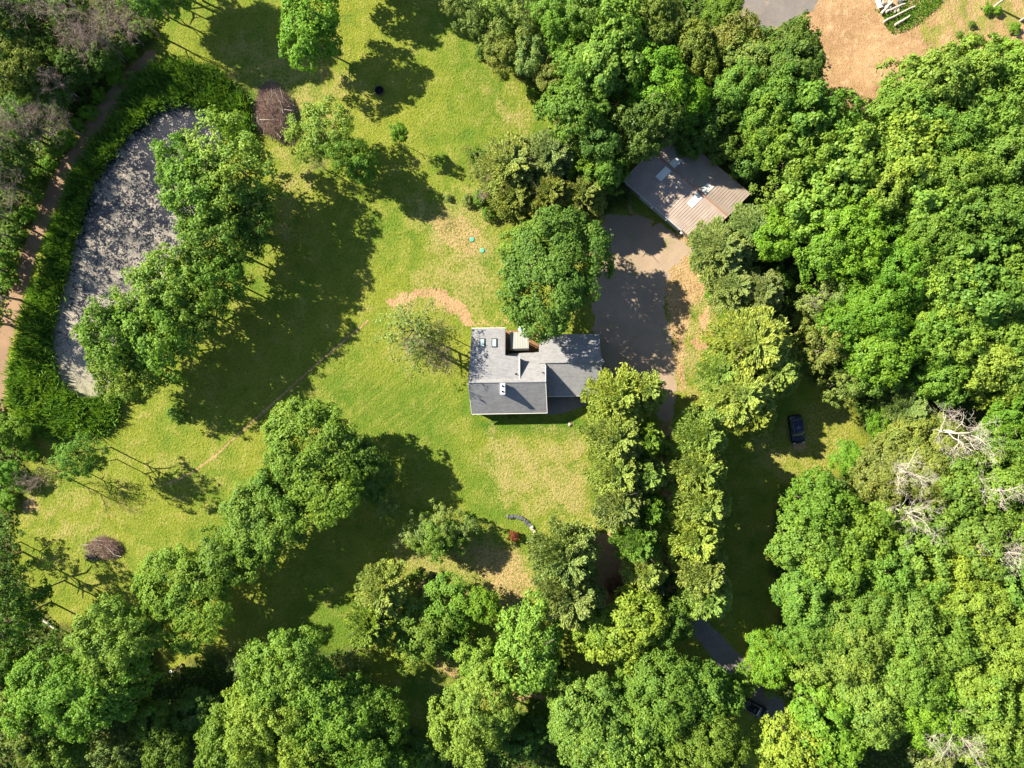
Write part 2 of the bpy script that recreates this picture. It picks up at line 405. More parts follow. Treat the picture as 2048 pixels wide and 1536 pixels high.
    o = link('ground', me); setp(o, kind='structure')
build_ground()

def outline(poly, step=3.5, amp=4.0, seed=0):
    """closed photo-pixel polygon -> wobbly outline"""
    out = []
    n = len(poly)
    for i in range(n):
        p0, p1, p2, p3 = poly[i - 1], poly[i], poly[(i + 1) % n], poly[(i + 2) % n]
        L = math.hypot(p2[0] - p1[0], p2[1] - p1[1]); k = max(1, int(L / step))
        for j in range(k):
            t = j / k
            q = []
            for d in (0, 1):
                a, b_, c, e = p0[d], p1[d], p2[d], p3[d]
                q.append(0.5 * ((2 * b_) + (-a + c) * t + (2 * a - 5 * b_ + 4 * c - e) * t * t + (-a + 3 * b_ - 3 * c + e) * t ** 3))
            out.append(q)
    A = np.array(out)
    nx = (vnoise(A[:, 0] + 5000, A[:, 1] + 5000, 9, seed + 11) - .5) * 2 * amp
    ny = (vnoise(A[:, 0] + 5000, A[:, 1] + 5000, 9, seed + 12) - .5) * 2 * amp
    nx += (vnoise(A[:, 0] + 5000, A[:, 1] + 5000, 3.6, seed + 13) - .5) * amp
    ny += (vnoise(A[:, 0] + 5000, A[:, 1] + 5000, 3.6, seed + 14) - .5) * amp
    A[:, 0] += nx; A[:, 1] += ny
    return [tuple(q) for q in A]

def sheet(name, poly, z, mat, amp=4.0, seed=0, step=3.5):
    o = outline(poly, step, amp, seed)
    me = bpy.data.meshes.new(name)
    import bmesh
    bm = bmesh.new()
    vs = [bm.verts.new(P(x, y, z)) for x, y in o]
    for v in vs: v.co.x = v.co.x
    es = [bm.edges.new((vs[i], vs[(i + 1) % len(vs)])) for i in range(len(vs))]
    bmesh.ops.triangle_fill(bm, edges=es, use_beauty=True)
    for f in bm.faces:
        if f.normal.z < 0: f.normal_flip()
    bm.to_mesh(me); bm.free(); me.materials.append(mat)
    ob = link(name, me); setp(ob, kind='structure'); return ob

def gravelmat(name, c1, c2, c3, tint=None):
    m, nt, b = newmat(name); g = G(nt); pos = g.pos()
    big = g.noise(pos, 0.12, 5, 0.6); mid = g.noise(pos, 0.9, 5, 0.6); fine = g.noise(pos, 6, 4, 0.7)
    c = g.mix(g.ss(big, 0.35, 0.65), c1, c2)
    c = g.mix(g.ss(mid, 0.4, 0.75, 0, 0.5), c, c3)
    c = g.mix(g.ss(fine, 0.5, 0.35, 0, 0.45), c, g.mix(1.0, c, (0.55, 0.55, 0.58), 'MULTIPLY'))
    if tint:
        c = g.mix(g.ss(g.noise(pos, 0.28, 6, 0.7), 0.55, 0.68, 0, 0.7), c, tint)
    g.set(b.inputs['Base Color'], c)
    g.set(b.inputs['Normal'], g.bump(g.math('ADD', fine, mid), 0.5, 0.08))
    b.inputs['Roughness'].default_value = 0.95
    return m
M_GRAVEL = gravelmat('driveway_gravel', (0.235, 0.180, 0.130), (0.295, 0.225, 0.168), (0.22, 0.19, 0.155), (0.17, 0.17, 0.065))
M_ASPH = gravelmat('driveway_stone_dust', (0.135, 0.128, 0.125), (0.17, 0.16, 0.155), (0.22, 0.20, 0.185))
M_PAD = gravelmat('millings', (0.125, 0.115, 0.115), (0.155, 0.142, 0.138), (0.19, 0.17, 0.155), (0.27, 0.2, 0.13))
M_PATH = gravelmat('path_earth', (0.18, 0.115, 0.080), (0.25, 0.165, 0.105), (0.21, 0.16, 0.085), (0.14, 0.15, 0.035))
def dirtmat():
    m, nt, b = newmat('cleared_earth'); g = G(nt); pos = g.pos()
    big = g.noise(pos, 0.12, 5, 0.6); mid = g.noise(pos, 0.8, 6, 0.65, 0.5); fine = g.noise(pos, 4, 5, 0.75)
    track = g.noise(g.scale(pos, (1.0, 0.16, 1), (0, 0, 0.35)), 0.7, 4, 0.6, 0.8)
    c = g.mix(g.ss(big, 0.35, 0.65), (0.265, 0.165, 0.085), (0.36, 0.235, 0.13))
    c = g.mix(g.ss(mid, 0.5, 0.72, 0, 0.7), c, (0.50, 0.36, 0.22))
    c = g.mix(g.ss(mid, 0.46, 0.3, 0, 0.7), c, (0.22, 0.13, 0.065))
    c = g.mix(g.ss(track, 0.58, 0.66, 0, 0.35), c, (0.24, 0.145, 0.075))
    c = g.mix(g.ss(fine, 0.55, 0.38, 0, 0.55), c, g.mix(1.0, c, (0.5, 0.47, 0.45), 'MULTIPLY'))
    weeds = g.math('MULTIPLY', g.ss(g.noise(pos, 0.17, 3), 0.42, 0.56), g.ss(g.noise(pos, 1.6, 4, 0.7), 0.60, 0.66))
    c = g.mix(weeds, c, (0.09, 0.15, 0.02))
    g.set(b.inputs['Base Color'], c)
    g.set(b.inputs['Normal'], g.bump(g.math('ADD', fine, mid), 0.8, 0.2)); b.inputs['Roughness'].default_value = 0.95
    return m
M_DIRT = dirtmat()

def along(pts, wdt):
    L = []; R = []
    n = len(pts)
    for i, (x, y) in enumerate(pts):
        a = pts[max(i - 1, 0)]; b = pts[min(i + 1, n - 1)]
        dx, dy = b[0] - a[0], b[1] - a[1]; l = math.hypot(dx, dy) or 1
        ww = wdt[i] if hasattr(wdt, '__len__') else wdt
        L.append((x - dy / l * ww / 2, y + dx / l * ww / 2)); R.append((x + dy / l * ww / 2, y - dx / l * ww / 2))
    return L + R[::-1]

sheet('driveway', [(1195, 470), (1222, 430), (1270, 432), (1320, 452), (1372, 487), (1385, 505), (1350, 530), (1328, 570), (1330, 620), (1345, 680), (1348, 730), (1352, 790), (1346, 830), (1330, 845), (1310, 830), (1300, 800), (1204, 800), (1198, 700), (1186, 640), (1190, 560), (1180, 510)], 0.008, M_GRAVEL, 6.5, 1, 2.5)
sheet('lane', along([(1375, 1225), (1400, 1255), (1440, 1300), (1490, 1355), (1535, 1405), (1580, 1460), (1640, 1560)], [30, 38, 44, 46, 46, 46, 46]), 0.012, M_ASPH, 2.0, 2)
sheet('gravel_pad', [(1380, -60), (1478, -20), (1470, 20), (1490, 45), (1530, 58), (1580, 52), (1600, 36), (1630, 12), (1640, -30), (1600, -70)], 0.012, M_PAD, 4, 3)
sheet('dirt_lot', [(1600, -70), (1740, -60), (1752, 20), (1764, 45), (1790, 72), (1830, 60), (1850, 90), (1820, 150), (1770, 210), (1740, 240), (1690, 210), (1640, 190), (1640, 80), (1560, 78), (1580, 30)], 0.008, M_DIRT, 6, 4)
sheet('path', along([(304, 104), (285, 130), (245, 170), (212, 215), (185, 258), (160, 295), (138, 330), (118, 365), (100, 405), (82, 448), (62, 500), (46, 550), (26, 610), (8, 680), (-2, 760), (-5, 830)], [14, 28, 30, 27, 26, 26, 28, 30, 32, 30, 30, 30, 28, 28, 26, 24]), 0.008, M_PATH, 4, 5)
sheet('patio', [(1093, 785), (1200, 785), (1200, 800), (1168, 812), (1140, 822), (1093, 828)], 0.012, M_PAD, 1.2, 6)

# pond: scum-covered still water
def pondmat():
    m, nt, b = newmat('pond_scum'); g = G(nt); pos = g.pos()
    n = g.math('ADD', g.math('MULTIPLY', g.noise(pos, 0.9, 4, 0.6, 0.8), 0.5), g.math('MULTIPLY', g.noise(pos, 3.0, 5, 0.65, 0.4), 0.5)); bigp = g.noise(pos, 0.13, 4)
    open_ = g.noise(pos, 0.07, 2)
    # gradient of scum: more broken water at the upper end, solid at the lower end
    sp = g.n.new('ShaderNodeSeparateXYZ'); g.l.new(pos, sp.inputs[0])
    yy = g.ss(sp.outputs['Y'], -5, 46)
    thr = g.math('ADD', n, g.math('SUBTRACT', g.math('MULTIPLY', yy, -0.15), g.math('MULTIPLY', g.math('SUBTRACT', bigp, 0.5), -0.25)))
    f = g.ss(thr, 0.385, 0.44)
    grey = g.mix(g.ss(g.noise(pos, 5, 4), 0.3, 0.7), (0.170, 0.152, 0.130), (0.290, 0.262, 0.230))
    grey = g.mix(g.ss(sp.outputs['Y'], 6, -4, 0, 0.65), grey, (0.18, 0.195, 0.10))
    g.set(b.inputs['Base Color'], g.mix(f, (0.018, 0.02, 0.028), grey))
    g.set(b.inputs['Roughness'], g.ss(f, 0, 1, 0.15, 0.8)); b.inputs['Specular IOR Level'].default_value = 0.4
    g.set(b.inputs['Normal'], g.bump(n, 0.4, 0.06))
    return m
POND = [(296, 232), (330, 210), (380, 206), (425, 222), (445, 250), (440, 300), (420, 380), (380, 470), (330, 560), (280, 640), (240, 720), (215, 780), (185, 800), (150, 792), (122, 765), (106, 720), (108, 660), (118, 610), (132, 560), (142, 510), (158, 460), (172, 410), (186, 368), (215, 325), (250, 280)]
pd = sheet('pond_water', POND, 0.01, pondmat(), 4, 7)

# ------------------------------------------------------------------ leafy stuff
def leaf_quads(rng, C, N, size, aspect=0.62, jitter=0.25):
    """diamond leaves at centres C with normals N"""
    n = len(C)
    N = N / (np.linalg.norm(N, axis=1, keepdims=True) + 1e-9)
    r = rng.normal(size=(n, 3)); U = np.cross(N, r); U /= (np.linalg.norm(U, axis=1, keepdims=True) + 1e-9)
    W = np.cross(N, U)
    s = (size * (1 - jitter + 2 * jitter * rng.rand(n)))[:, None]
    U = U * s * 0.5; W = W * s * 0.5 * aspect
    dr = N * s * 0.08
    V = np.stack([C - U, C - W + dr, C + U, C + W + dr], 1).reshape(-1, 3)
    Fq = np.arange(n * 4, dtype=np.int32).reshape(n, 4)
    return V, Fq

def lobes(rng, D, k=7, amp=0.16):
    a = np.zeros(len(D))
    for i in range(k):
        q = rng.normal(size=3); q /= np.linalg.norm(q)
        a += np.cos(D @ q * (2.0 + 3.5 * rng.rand()) + rng.rand() * 6.28) * amp / math.sqrt(k) * 1.6
    return a

def crown_mesh(name, R, vz, n_clump, n_leaf, leaf, seed, clump_r=(0.75, 1.5), density_inner=0.08, uneven=0.16, mat=None, low=-0.28):
    rng = np.random.RandomState(seed)
    i = np.arange(n_clump) + 0.5
    zc = 1 - (1 - low) * i / n_clump
    th = i * 2.399963 + rng.normal(size=n_clump) * 0.35
    zc = np.clip(zc + rng.normal(size=n_clump) * 0.07, low, 0.99)
    rr = np.sqrt(1 - zc ** 2)
    D = np.stack([rr * np.cos(th), rr * np.sin(th), zc], 1)
    q = rng.normal(size=3) * 0
    rad = R * (0.80 + lobes(rng, D, 7, uneven) + rng.normal(size=n_clump) * 0.115)
    cr = rng.uniform(clump_r[0], clump_r[1], n_clump)
    rad = np.minimum(rad, R * 1.16) - cr * 0.45
    Cc = D * rad[:, None]; Cc[:, 2] *= vz
    wgt = cr ** 2; wgt = wgt / wgt.sum()
    k = rng.choice(n_clump, n_leaf, p=wgt)
    # on each clump's shell, mostly its outer/upper side, in small tufts
    d = rng.normal(size=(n_leaf, 3)); d /= np.linalg.norm(d, axis=1, keepdims=True)
    d += D[k] * 0.55 + np.array([0, 0, 0.35]); d /= np.linalg.norm(d, axis=1, keepdims=True)
    # tufts: pull leaves toward nearest of a few directions
    T = rng.normal(size=(n_clump, 26, 3)); T /= np.linalg.norm(T, axis=2, keepdims=True)
    tj = rng.randint(0, 26, n_leaf)
    td = T[k, tj] + D[k] * 0.5 + np.array([0, 0, 0.3]); td /= np.linalg.norm(td, axis=1, keepdims=True)
    d2 = td + (d * 0.33); d2 /= np.linalg.norm(d2, axis=1, keepdims=True)
    rr2 = cr[k] * (0.72 + 0.38 * rng.rand(n_leaf)) * (1 + 0.18 * rng.normal(size=(n_clump, 26))[k, tj])
    C = Cc[k] + d2 * rr2[:, None] * np.array([1, 1, 0.8])
    inner = rng.rand(n_leaf) < density_inner
    C[inner] *= (0.35 + 0.55 * rng.rand(inner.sum()))[:, None]
    N = d2 * 0.75 + D[k] * 0.25 + rng.normal(size=(n_leaf, 3)) * 0.45 + np.array([0, 0, 0.35])
    V, Fq = leaf_quads(rng, C, N, leaf)
    tone = rng.rand(n_clump)[k] * 0.35 + rng.rand(n_leaf) * 0.65
    return mesh_np(name, V, Fq, mat or M_LEAF, {'v': np.repeat(tone, 4)})

def conifer_mesh(name, R, Hc, n_bough, per, seed, needle=0.5, droop=0.0, taper=1.0, mat=None, blunt=0.25):
    """crown from z=0 (lowest bough) to Hc: whorled boughs carrying feathery sprays"""
    rng = np.random.RandomState(seed)
    t = np.sort(rng.rand(n_bough)) ** 0.85
    z0 = t * Hc
    L = R * (blunt + (1 - blunt) * (1 - t ** 1.6) ** taper) * (0.78 + 0.36 * rng.rand(n_bough))
    L *= np.where(t < 0.15, 0.8, 1.0)
    az = np.arange(n_bough) * 2.399 + rng.normal(size=n_bough) * 0.3
    rise = (0.18 + 0.75 * t) - droop
    k = np.repeat(np.arange(n_bough), per); n = len(k)
    s = rng.rand(n) ** 0.55                       # along the bough, denser outside
    fan = (rng.rand(n) - 0.5) * (0.9 * (1.1 - s)) * 1.0 + rng.normal(size=n) * 0.07
    dx = np.cos(az[k] + fan); dy = np.sin(az[k] + fan)
    r = s * L[k]
    C = np.stack([dx * r, dy * r, z0[k] + r * rise[k] * 0.55 + rng.normal(size=n) * 0.16], 1)
    out = np.stack([dx, dy, rise[k] + 0.15 + 0 * dx], 1)
    out += rng.normal(size=(n, 3)) * 0.42
    out /= np.linalg.norm(out, axis=1, keepdims=True)
    side = np.cross(out, rng.normal(size=(n, 3))); side /= np.linalg.norm(side, axis=1, keepdims=True)
    ln = needle * (0.7 + 0.6 * rng.rand(n))[:, None]
    U = out * ln * 0.5; W = side * ln * 0.2
    V = np.stack([C - U, C - W, C + U, C + W], 1).reshape(-1, 3)
    Fq = np.arange(n * 4, dtype=np.int32).reshape(n, 4)
    tone = np.clip(rng.rand(n_bough)[k] * 0.3 + rng.rand(n) * 0.4 + s * 0.3, 0, 1)
    return mesh_np(name, V, Fq, mat or M_NEEDLE, {'v': np.repeat(tone, 4)})

def trunk_mesh(name, seed, limbs=9, spread=0.42, mat=None):
    """unit tree skeleton: height 1, crown radius about 1 in x,y before scaling"""
    rng = random.Random(seed); b = MB()
    wob = [(rng.uniform(-.04, .04), rng.uniform(-.04, .04)) for _ in range(5)]
    pts = [(wob[i][0] * i / 4, wob[i][1] * i / 4, [0, .2, .45, .7, .92][i]) for i in range(5)]
    b.tube([(0, 0, -0.01)] + pts, [0.045, 0.036, 0.03, 0.024, 0.016, 0.006], 7)
    for i in range(limbs):
        z = 0.35 + 0.5 * i / limbs; a = i * 2.4 + rng.uniform(-.3, .3); L = rng.uniform(.45, .75) * (1.15 - abs(z - .5))
        p0 = (wob[2][0] * z, wob[2][1] * z, z)
        p1 = (math.cos(a) * L * .5, math.sin(a) * L * .5, z + 0.09)
        p2 = (math.cos(a + .2) * L, math.sin(a + .2) * L, z + rng.uniform(.12, .2))
        b.tube([p0, p1, p2], [0.016, 0.010, 0.004], 5)
        p3 = (math.cos(a - .5) * L * .9, math.sin(a - .5) * L * .9, z + rng.uniform(.1, .22))
        b.tube([p1, p3], [0.008, 0.003], 4)
    me = bpy.data.meshes.new(name); me.from_pydata(b.v, [], b.f); me.update(); me.materials.append(mat or M_BARK)
    return me

TR = [trunk_mesh('trunk', s) for s in (1, 2, 3, 4)]

PROTO = {}
# broadleaf crowns in three sizes, two habits
PROTO['S'] = [(crown_mesh('crown', 2.6, 1.0, 44, 5400, 0.28, 10 + s, (0.4, 0.85)), 2.6) for s in range(3)]
PROTO['M'] = [(crown_mesh('crown', 4.6, 0.95, 125, 20000, 0.31, 20 + s, (0.5, 1.1), uneven=0.17), 4.6) for s in range(4)]
PROTO['L'] = [(crown_mesh('crown', 7.6, 0.85, 270, 47000, 0.345, 30 + s, (0.6, 1.45), uneven=0.17), 7.6) for s in range(4)]
PROTO['K'] = [(crown_mesh('crown', 4.6, 0.9, 84, 10500, 0.31, 120 + s, (0.5, 1.15), 0.04, 0.2), 4.6) for s in range(3)]
# big-leaved, coarse
PROTO['C'] = [(crown_mesh('crown', 4.8, 0.95, 84, 12000, 0.44, 40 + s, (0.55, 1.25), uneven=0.2), 4.8) for s in range(2)]
# loose open crowns
PROTO['O'] = [(crown_mesh('crown', 4.6, 0.9, 56, 6600, 0.30, 50 + s, (0.4, 1.0), 0.15, 0.26), 4.6) for s in range(2)]
# thin crowns with half the leaves missing
PROTO['T'] = [(crown_mesh('crown', 4.8, 0.8, 60, 1800, 0.30, 60 + s, (0.5, 1.0), 0.5, 0.22), 4.8) for s in range(2)]
# pines and other feathery conifers
PROTO['P'] = [(conifer_mesh('crown', 4.8, 12.0, 110, 300, 70 + s, 0.42), 4.8) for s in range(4)]
PROTO['W'] = [(conifer_mesh('crown', 7.2, 13.0, 150, 420, 80 + s, 0.48, blunt=0.4, taper=0.8), 7.2) for s in range(2)]
PROTO['N'] = [(conifer_mesh('crown', 2.0, 5.0, 50, 110, 90 + s, 0.34, droop=0.15, blunt=0.08), 2.0) for s in range(1)]

TONE = {
    'G': ((0.126, 0.238, 0.034), 'mid green'),
    'B': ((0.122, 0.258, 0.024), 'bright green'),
    'Y': ((0.165, 0.282, 0.046), 'yellow-green'),
    'V': ((0.215, 0.315, 0.066), 'light lime green'),
    'D': ((0.090, 0.176, 0.030), 'deep green'),
    'S': ((0.185, 0.262, 0.072), 'pale sage green'),
    'O': ((0.165, 0.225, 0.046), 'olive green'),
    'F': ((0.178, 0.285, 0.040), 'golden-flecked'),
    'U': ((0.24, 0.31, 0.27), 'silvery blue'),
    'R': ((0.20, 0.060, 0.030), 'rust red'),
}
KINDW = {'S': 'small leafy tree', 'M': 'leafy tree', 'L': 'broad leafy tree', 'K': 'airy leafy tree', 'C': 'large-leaved tree', 'O': 'loose-crowned tree',
         'T': 'thinly leafed tree', 'P': 'feathery pine', 'W': 'wide soft-needled pine', 'N': 'small spruce'}
rnd = random.Random(7)

# named places a tree can be found by: (px, py, words)
MARKS = [(1070, 740, 'the grey-roofed house'), (1375, 385, 'the metal-roofed barn'), (270, 480, 'the pond'), (545, 225, 'the big brush pile'),
         (205, 1095, 'the small brush pile'), (1590, 860, 'the dark blue car'), (1315, 1180, 'the silvery spruce'), (1503, 1415, 'the black car'),
         (1700, 120, 'the cleared dirt lot'), (1545, 30, 'the grey gravel pad'), (1960, 860, 'the big bleached snag'), (1830, 1040, 'the middle bleached snag'),
         (954, 490, 'the round green lids'), (1028, 1073, 'the red shrub'), (358, 1335, 'the wheelbarrow'), (759, 182, 'the fire ring'),
         (30, 1500, "the photo's lower left corner"), (2020, 1500, "the photo's lower right corner"), (860, 1170, 'the dark twig heap'),
         (2030, 560, "the photo's right edge"), (30, 60, "the photo's upper left corner"), (1024, 1520, "the photo's bottom centre"), (600, 1520, "the photo's bottom left third")]
ORD = ['nearest', 'second nearest', 'third nearest', 'fourth nearest', 'fifth nearest', 'sixth nearest', 'seventh nearest', 'eighth nearest', 'ninth nearest',
       'tenth nearest', 'eleventh nearest', 'twelfth nearest', 'thirteenth nearest', 'fourteenth nearest', 'fifteenth nearest', 'sixteenth nearest', 'seventeenth nearest', 'eighteenth nearest', 'nineteenth nearest', 'twentieth nearest']
SIDES = ['right of', 'upper right of', 'above', 'upper left of', 'left of', 'lower left of', 'below', 'lower right of']
TOLABEL = []
def label_plants():
    groups = {}
    for o, px, py, what in TOLABEL:
        best = None
        for (mx_, my_, words) in MARKS:
            d = math.hypot(px - mx_, py - my_)
            if d < 12: continue
            if best is None or d < best[0]: best = (d, words, mx_, my_)
        d, words, mx_, my_ = best
        a = math.degrees(math.atan2(-(py - my_), px - mx_)) % 360
        side = SIDES[int((a + 22.5) // 45) % 8]
        groups.setdefault((what, words, side), []).append((d, o))
    for (what, words, side), L in groups.items():
        L.sort(key=lambda t: t[0])
        for i, (d, o) in enumerate(L):
            if len(L) == 1: s = '%s %s %s' % (what, side, words)
            else: s = '%s, %s %s %s' % (what, ORD[min(i, 19)], side, words)
            o['label'] = s

def tree(px, py, r, tone, h, kind=None, name=None, depth=None, cat='tree', group=None):
    """crown centred on photo pixel (px,py) with radius r px, tree height h"""
    if kind is None: kind = 'S' if r < 34 else ('M' if r < 72 else 'L')
    mesh, R0 = rnd.choice(PROTO[kind])
    zc = h * 0.62
    rw = r / F * (H - zc) * (1.2 if kind == 'P' else 1.07)
    conif = kind in 'PWN'
    x, y, _ = P(px, py, h * (0.55 if conif else 0.68))
    nm = name or {'P': 'pine_tree', 'W': 'pine_tree', 'N': 'spruce_tree'}.get(kind, 'leafy_tree')
    t = empty(nm, (x, y, 0), rnd.uniform(0, 6.283))
    s = rw / R0
    c = link('crown', mesh, t)
    if conif:
        ch = {'P': 12.0, 'W': 13.0, 'N': 5.0}[kind]
        z0 = h * (0.24 if kind == 'P' else 0.12)
        c.location = (0, 0, z0); c.scale = (s, s, (h - z0) / ch * 0.86)
    else:
        vz = (depth if depth else min(1.15, max(0.55, h * 0.40 / rw))) / 0.9
        top = h - 0.9 * rw * vz * 0.95
        c.location = (0, 0, max(top, rw * 0.35)); c.scale = (s * rnd.uniform(.94, 1.06), s * rnd.uniform(.94, 1.06), s * vz)
    base, tw = TONE[tone]
    k = rnd.uniform(0.88, 1.12); kr = rnd.uniform(0.9, 1.12)
    c.color = (base[0] * k * kr, base[1] * k, base[2] * k * rnd.uniform(.85, 1.2), 1)
    tr = link('trunk', rnd.choice(TR), t); tw_ = max(rw, h * 0.22)
    tr.scale = (tw_, tw_, h * 0.92)
    t['category'] = cat
    t['group'] = group or 'trees around the property'
    size = 'tall ' if h > 15.5 else ('low ' if h < 6 else '')
    TOLABEL.append((t, px, py, size + tw + ' ' + KINDW[kind]))
    return t

def shrub(px, py, r, tone, h, name='shrub', group='shrubs at the wood edges', label=None, kind='S'):
    mesh, R0 = rnd.choice(PROTO[kind])
    rw = r / F * H; x, y, _ = P(px, py, h * 0.5)
    t = empty(name, (x, y, 0), rnd.uniform(0, 6.28))
    c = link('foliage', mesh, t); s = rw / R0
    c.scale = (s, s, h * 0.55 / (R0 * 0.95)); c.location = (0, 0, h * 0.42)
    base, tw = TONE[tone]; k = rnd.uniform(.85, 1.15); c.color = (base[0] * k, base[1] * k, base[2] * k, 1)
    b = link('stem', TR[1], t); b.scale = (0.5 * rw, 0.5 * rw, h * .8)
    t['category'] = 'shrub'; t['group'] = group
    if label: t['label'] = label; del t['group']
    else: TOLABEL.append((t, px, py, tw + ' leafy shrub'))
    return t

# ------------------------------------------------------------------ bare and dead trees
def branchy(seed, Hh, levels, n0, spread, r0, start=0.35, twig=1.0, up=0.5, kmin=3, kmax=5, sides0=7, lean=(0, 0), wig=0.22):
    """recursive branching; returns trunk MB and branches MB"""
    rng = random.Random(seed); tr = MB(); br = MB()
    def rv(s): return Vector((rng.uniform(-s, s), rng.uniform(-s, s), rng.uniform(-s, s)))
    top = Vector((lean[0], lean[1], Hh)); pts = [Vector((0, 0, -0.1))]; n = 5
    for i in range(1, n + 1):
        t = i / n; pts.append(top * t * 0.8 + rv(0.05 * Hh * 0.3))
    tr.tube(pts, [r0 * (1 - 0.75 * i / n) for i in range(n + 1)], sides0)
    def grow(p, d, L, r, lev):
        k = 4 if lev > 1 else 3
        q = [p]; dd = d.copy()
        for i in range(k):
            dd = (dd + rv(wig) + Vector((0, 0, up * 0.08))).normalized(); q.append(q[-1] + dd * L / k)
        sd_ = 5 if lev == levels else (4 if lev > 1 else 3)
        rr = [max(r * (1 - 0.65 * i / k), 0.008) for i in range(k + 1)]
        br.tube(q, rr, sd_, cap=False)
        if lev <= 0: return
        m = rng.randint(kmin, kmax)
        for j in range(m):
            t = 0.25 + 0.75 * (j + rng.random()) / m; i = min(int(t * k), k - 1); a = q[i].lerp(q[i + 1], t * k - i)
            nd = (dd * 0.55 + rv(1.0) * 0.75 + Vector((0, 0, 0.12 * up))).normalized()
            grow(a, nd, L * rng.uniform(.42, .68) * twig, r * (1 - 0.6 * t) * 0.6, lev - 1)
    for i in range(n0):
        t = start + (1 - start) * i / max(1, n0 - 1); j = min(int(t * n), n - 1); a = pts[j].lerp(pts[j + 1], t * n - j)
        az = i * 2.4 + rng.uniform(-.5, .5)
        d = Vector((math.cos(az) * (1.1 - 0.5 * t), math.sin(az) * (1.1 - 0.5 * t), up + 0.5 * t)).normalized()
        grow(a, d, spread * rng.uniform(.7, 1.05) * (1.1 - 0.35 * t), r0 * (1 - 0.7 * t) * 0.55, levels)
    return tr, br

def bare_protos(mat, seeds, **kw):
    out = []
    for s in seeds:
        t, b = branchy(s, **kw)
        m1 = bpy.data.meshes.new('trunk'); m1.from_pydata(t.v, [], t.f); m1.update(); m1.materials.append(mat)
        m2 = bpy.data.meshes.new('branches'); m2.from_pydata(b.v, [], b.f); m2.update(); m2.materials.append(mat)
        out.append((m1, m2))
    return out
BARE = bare_protos(M_TWIG, (1, 2, 3), Hh=13, levels=3, n0=9, spread=4.6, r0=0.2, up=0.75, kmin=4, kmax=6, wig=0.16)
DEAD = bare_protos(M_DEAD, (11, 12, 13, 14), Hh=18, levels=3, n0=7, spread=5.8, r0=0.30, up=0.5, kmin=4, kmax=5, start=0.55, wig=0.34)
def baretree(px, py, protos, i, s=1.0, rot=0.0, tilt=(0, 0), name='bare_tree', what='bare grey twiggy tree', cat='tree', group='leafless trees', base=True, zc=9):
    x, y, _ = P(px, py, 0 if base else zc * s)
    t = empty(name, (x, y, 0), rot); t.rotation_euler = (tilt[0], tilt[1], rot); t.scale = (s, s, s)
    m1, m2 = protos[i % len(protos)]
    link('trunk', m1, t); link('branches', m2, t)
    t['category'] = cat; t['group'] = group; TOLABEL.append((t, px, py, what)); return t

# ------------------------------------------------------------------ house
def shinglemat(name, c1, c2):
    m, nt, b = newmat(name); g = G(nt); pos = g.pos()
    br = g.n.new('ShaderNodeTexBrick'); g.set(br.inputs['Vector'], pos); br.inputs['Scale'].default_value = 1.0
    br.inputs['Brick Width'].default_value = 0.45; br.inputs['Row Height'].default_value = 0.21
    br.inputs['Mortar Size'].default_value = 0.012; br.inputs['Mortar Smooth'].default_value = 0.3
    br.inputs['Color1'].default_value = (*c1, 1); br.inputs['Color2'].default_value = (*c2, 1)
    br.inputs['Mortar'].default_value = (c1[0] * .55, c1[1] * .55, c1[2] * .55, 1)
    n = g.noise(pos, 0.5, 5); n2 = g.noise(pos, 12, 3, 0.7)
    streak = g.noise(g.scale(pos, (2.2, 0.25, 1)), 1.0, 4); crs = g.noise(g.scale(pos, (0.8, 4.5, 1)), 1.0, 3, 0.6)
    c = g.mix(g.ss(n, 0.35, 0.7, 0, 0.4), br.outputs['Color'], g.mix(1.0, br.outputs['Color'], (0.78, 0.79, 0.82), 'MULTIPLY'))
    c = g.mix(g.ss(n2, 0.5, 0.75, 0, 0.35), c, g.mix(1.0, c, (1.35, 1.33, 1.3), 'MULTIPLY'))
    c = g.mix(g.ss(streak, 0.55, 0.75, 0, 0.35), c, g.mix(1.0, c, (0.7, 0.7, 0.7), 'MULTIPLY'))
    c = g.mix(g.ss(crs, 0.5, 0.62, 0, 0.5), c, g.mix(1.0, c, (0.74, 0.74, 0.75), 'MULTIPLY'))
    g.set(b.inputs['Base Color'], c); g.set(b.inputs['Normal'], g.bump(g.math('ADD', n2, br.outputs['Fac']), 0.3, 0.02))
    b.inputs['Roughness'].default_value = 0.9
    return m
M_SHIN = shinglemat('grey_shingles', (0.238, 0.243, 0.262), (0.198, 0.203, 0.222))
M_TRIM = flat('white_trim', (0.55, 0.55, 0.54), 0.6, 0.06)
def sidingmat():
    m, nt, b = newmat('clapboard'); g = G(nt); pos = g.pos()
    wv = g.n.new('ShaderNodeTexWave'); wv.bands_direction = 'Z'; g.set(wv.inputs['Vector'], pos); wv.inputs['Scale'].default_value = 1.3
    wv.wave_profile = 'SAW'
    g.set(b.inputs['Base Color'], g.mix(g.ss(g.noise(pos, 1.5, 4), .3, .7), (0.33, 0.31, 0.28), (0.40, 0.38, 0.35)))
    g.set(b.inputs['Normal'], g.bump(wv.outputs['Fac'], 0.6, 0.03)); return m
M_SIDE = sidingmat()
M_GLASS = flat('window_glass', (0.03, 0.045, 0.06), 0.08, 0.1, 2, 0.0, 0.8)
M_SKYL = flat('skylight_glass', (0.30, 0.42, 0.42), 0.12, 0.08, 2, 0.0, 0.8)
M_FLASH = flat('dark_metal', (0.05, 0.055, 0.06), 0.5, 0.1, 4, 0.6)
M_WOOD = flat('deck_boards', (0.40, 0.26, 0.16), 0.8, 0.25, 5)
M_WOOD2 = flat('stained_deck', (0.20, 0.105, 0.06), 0.8, 0.25, 5)

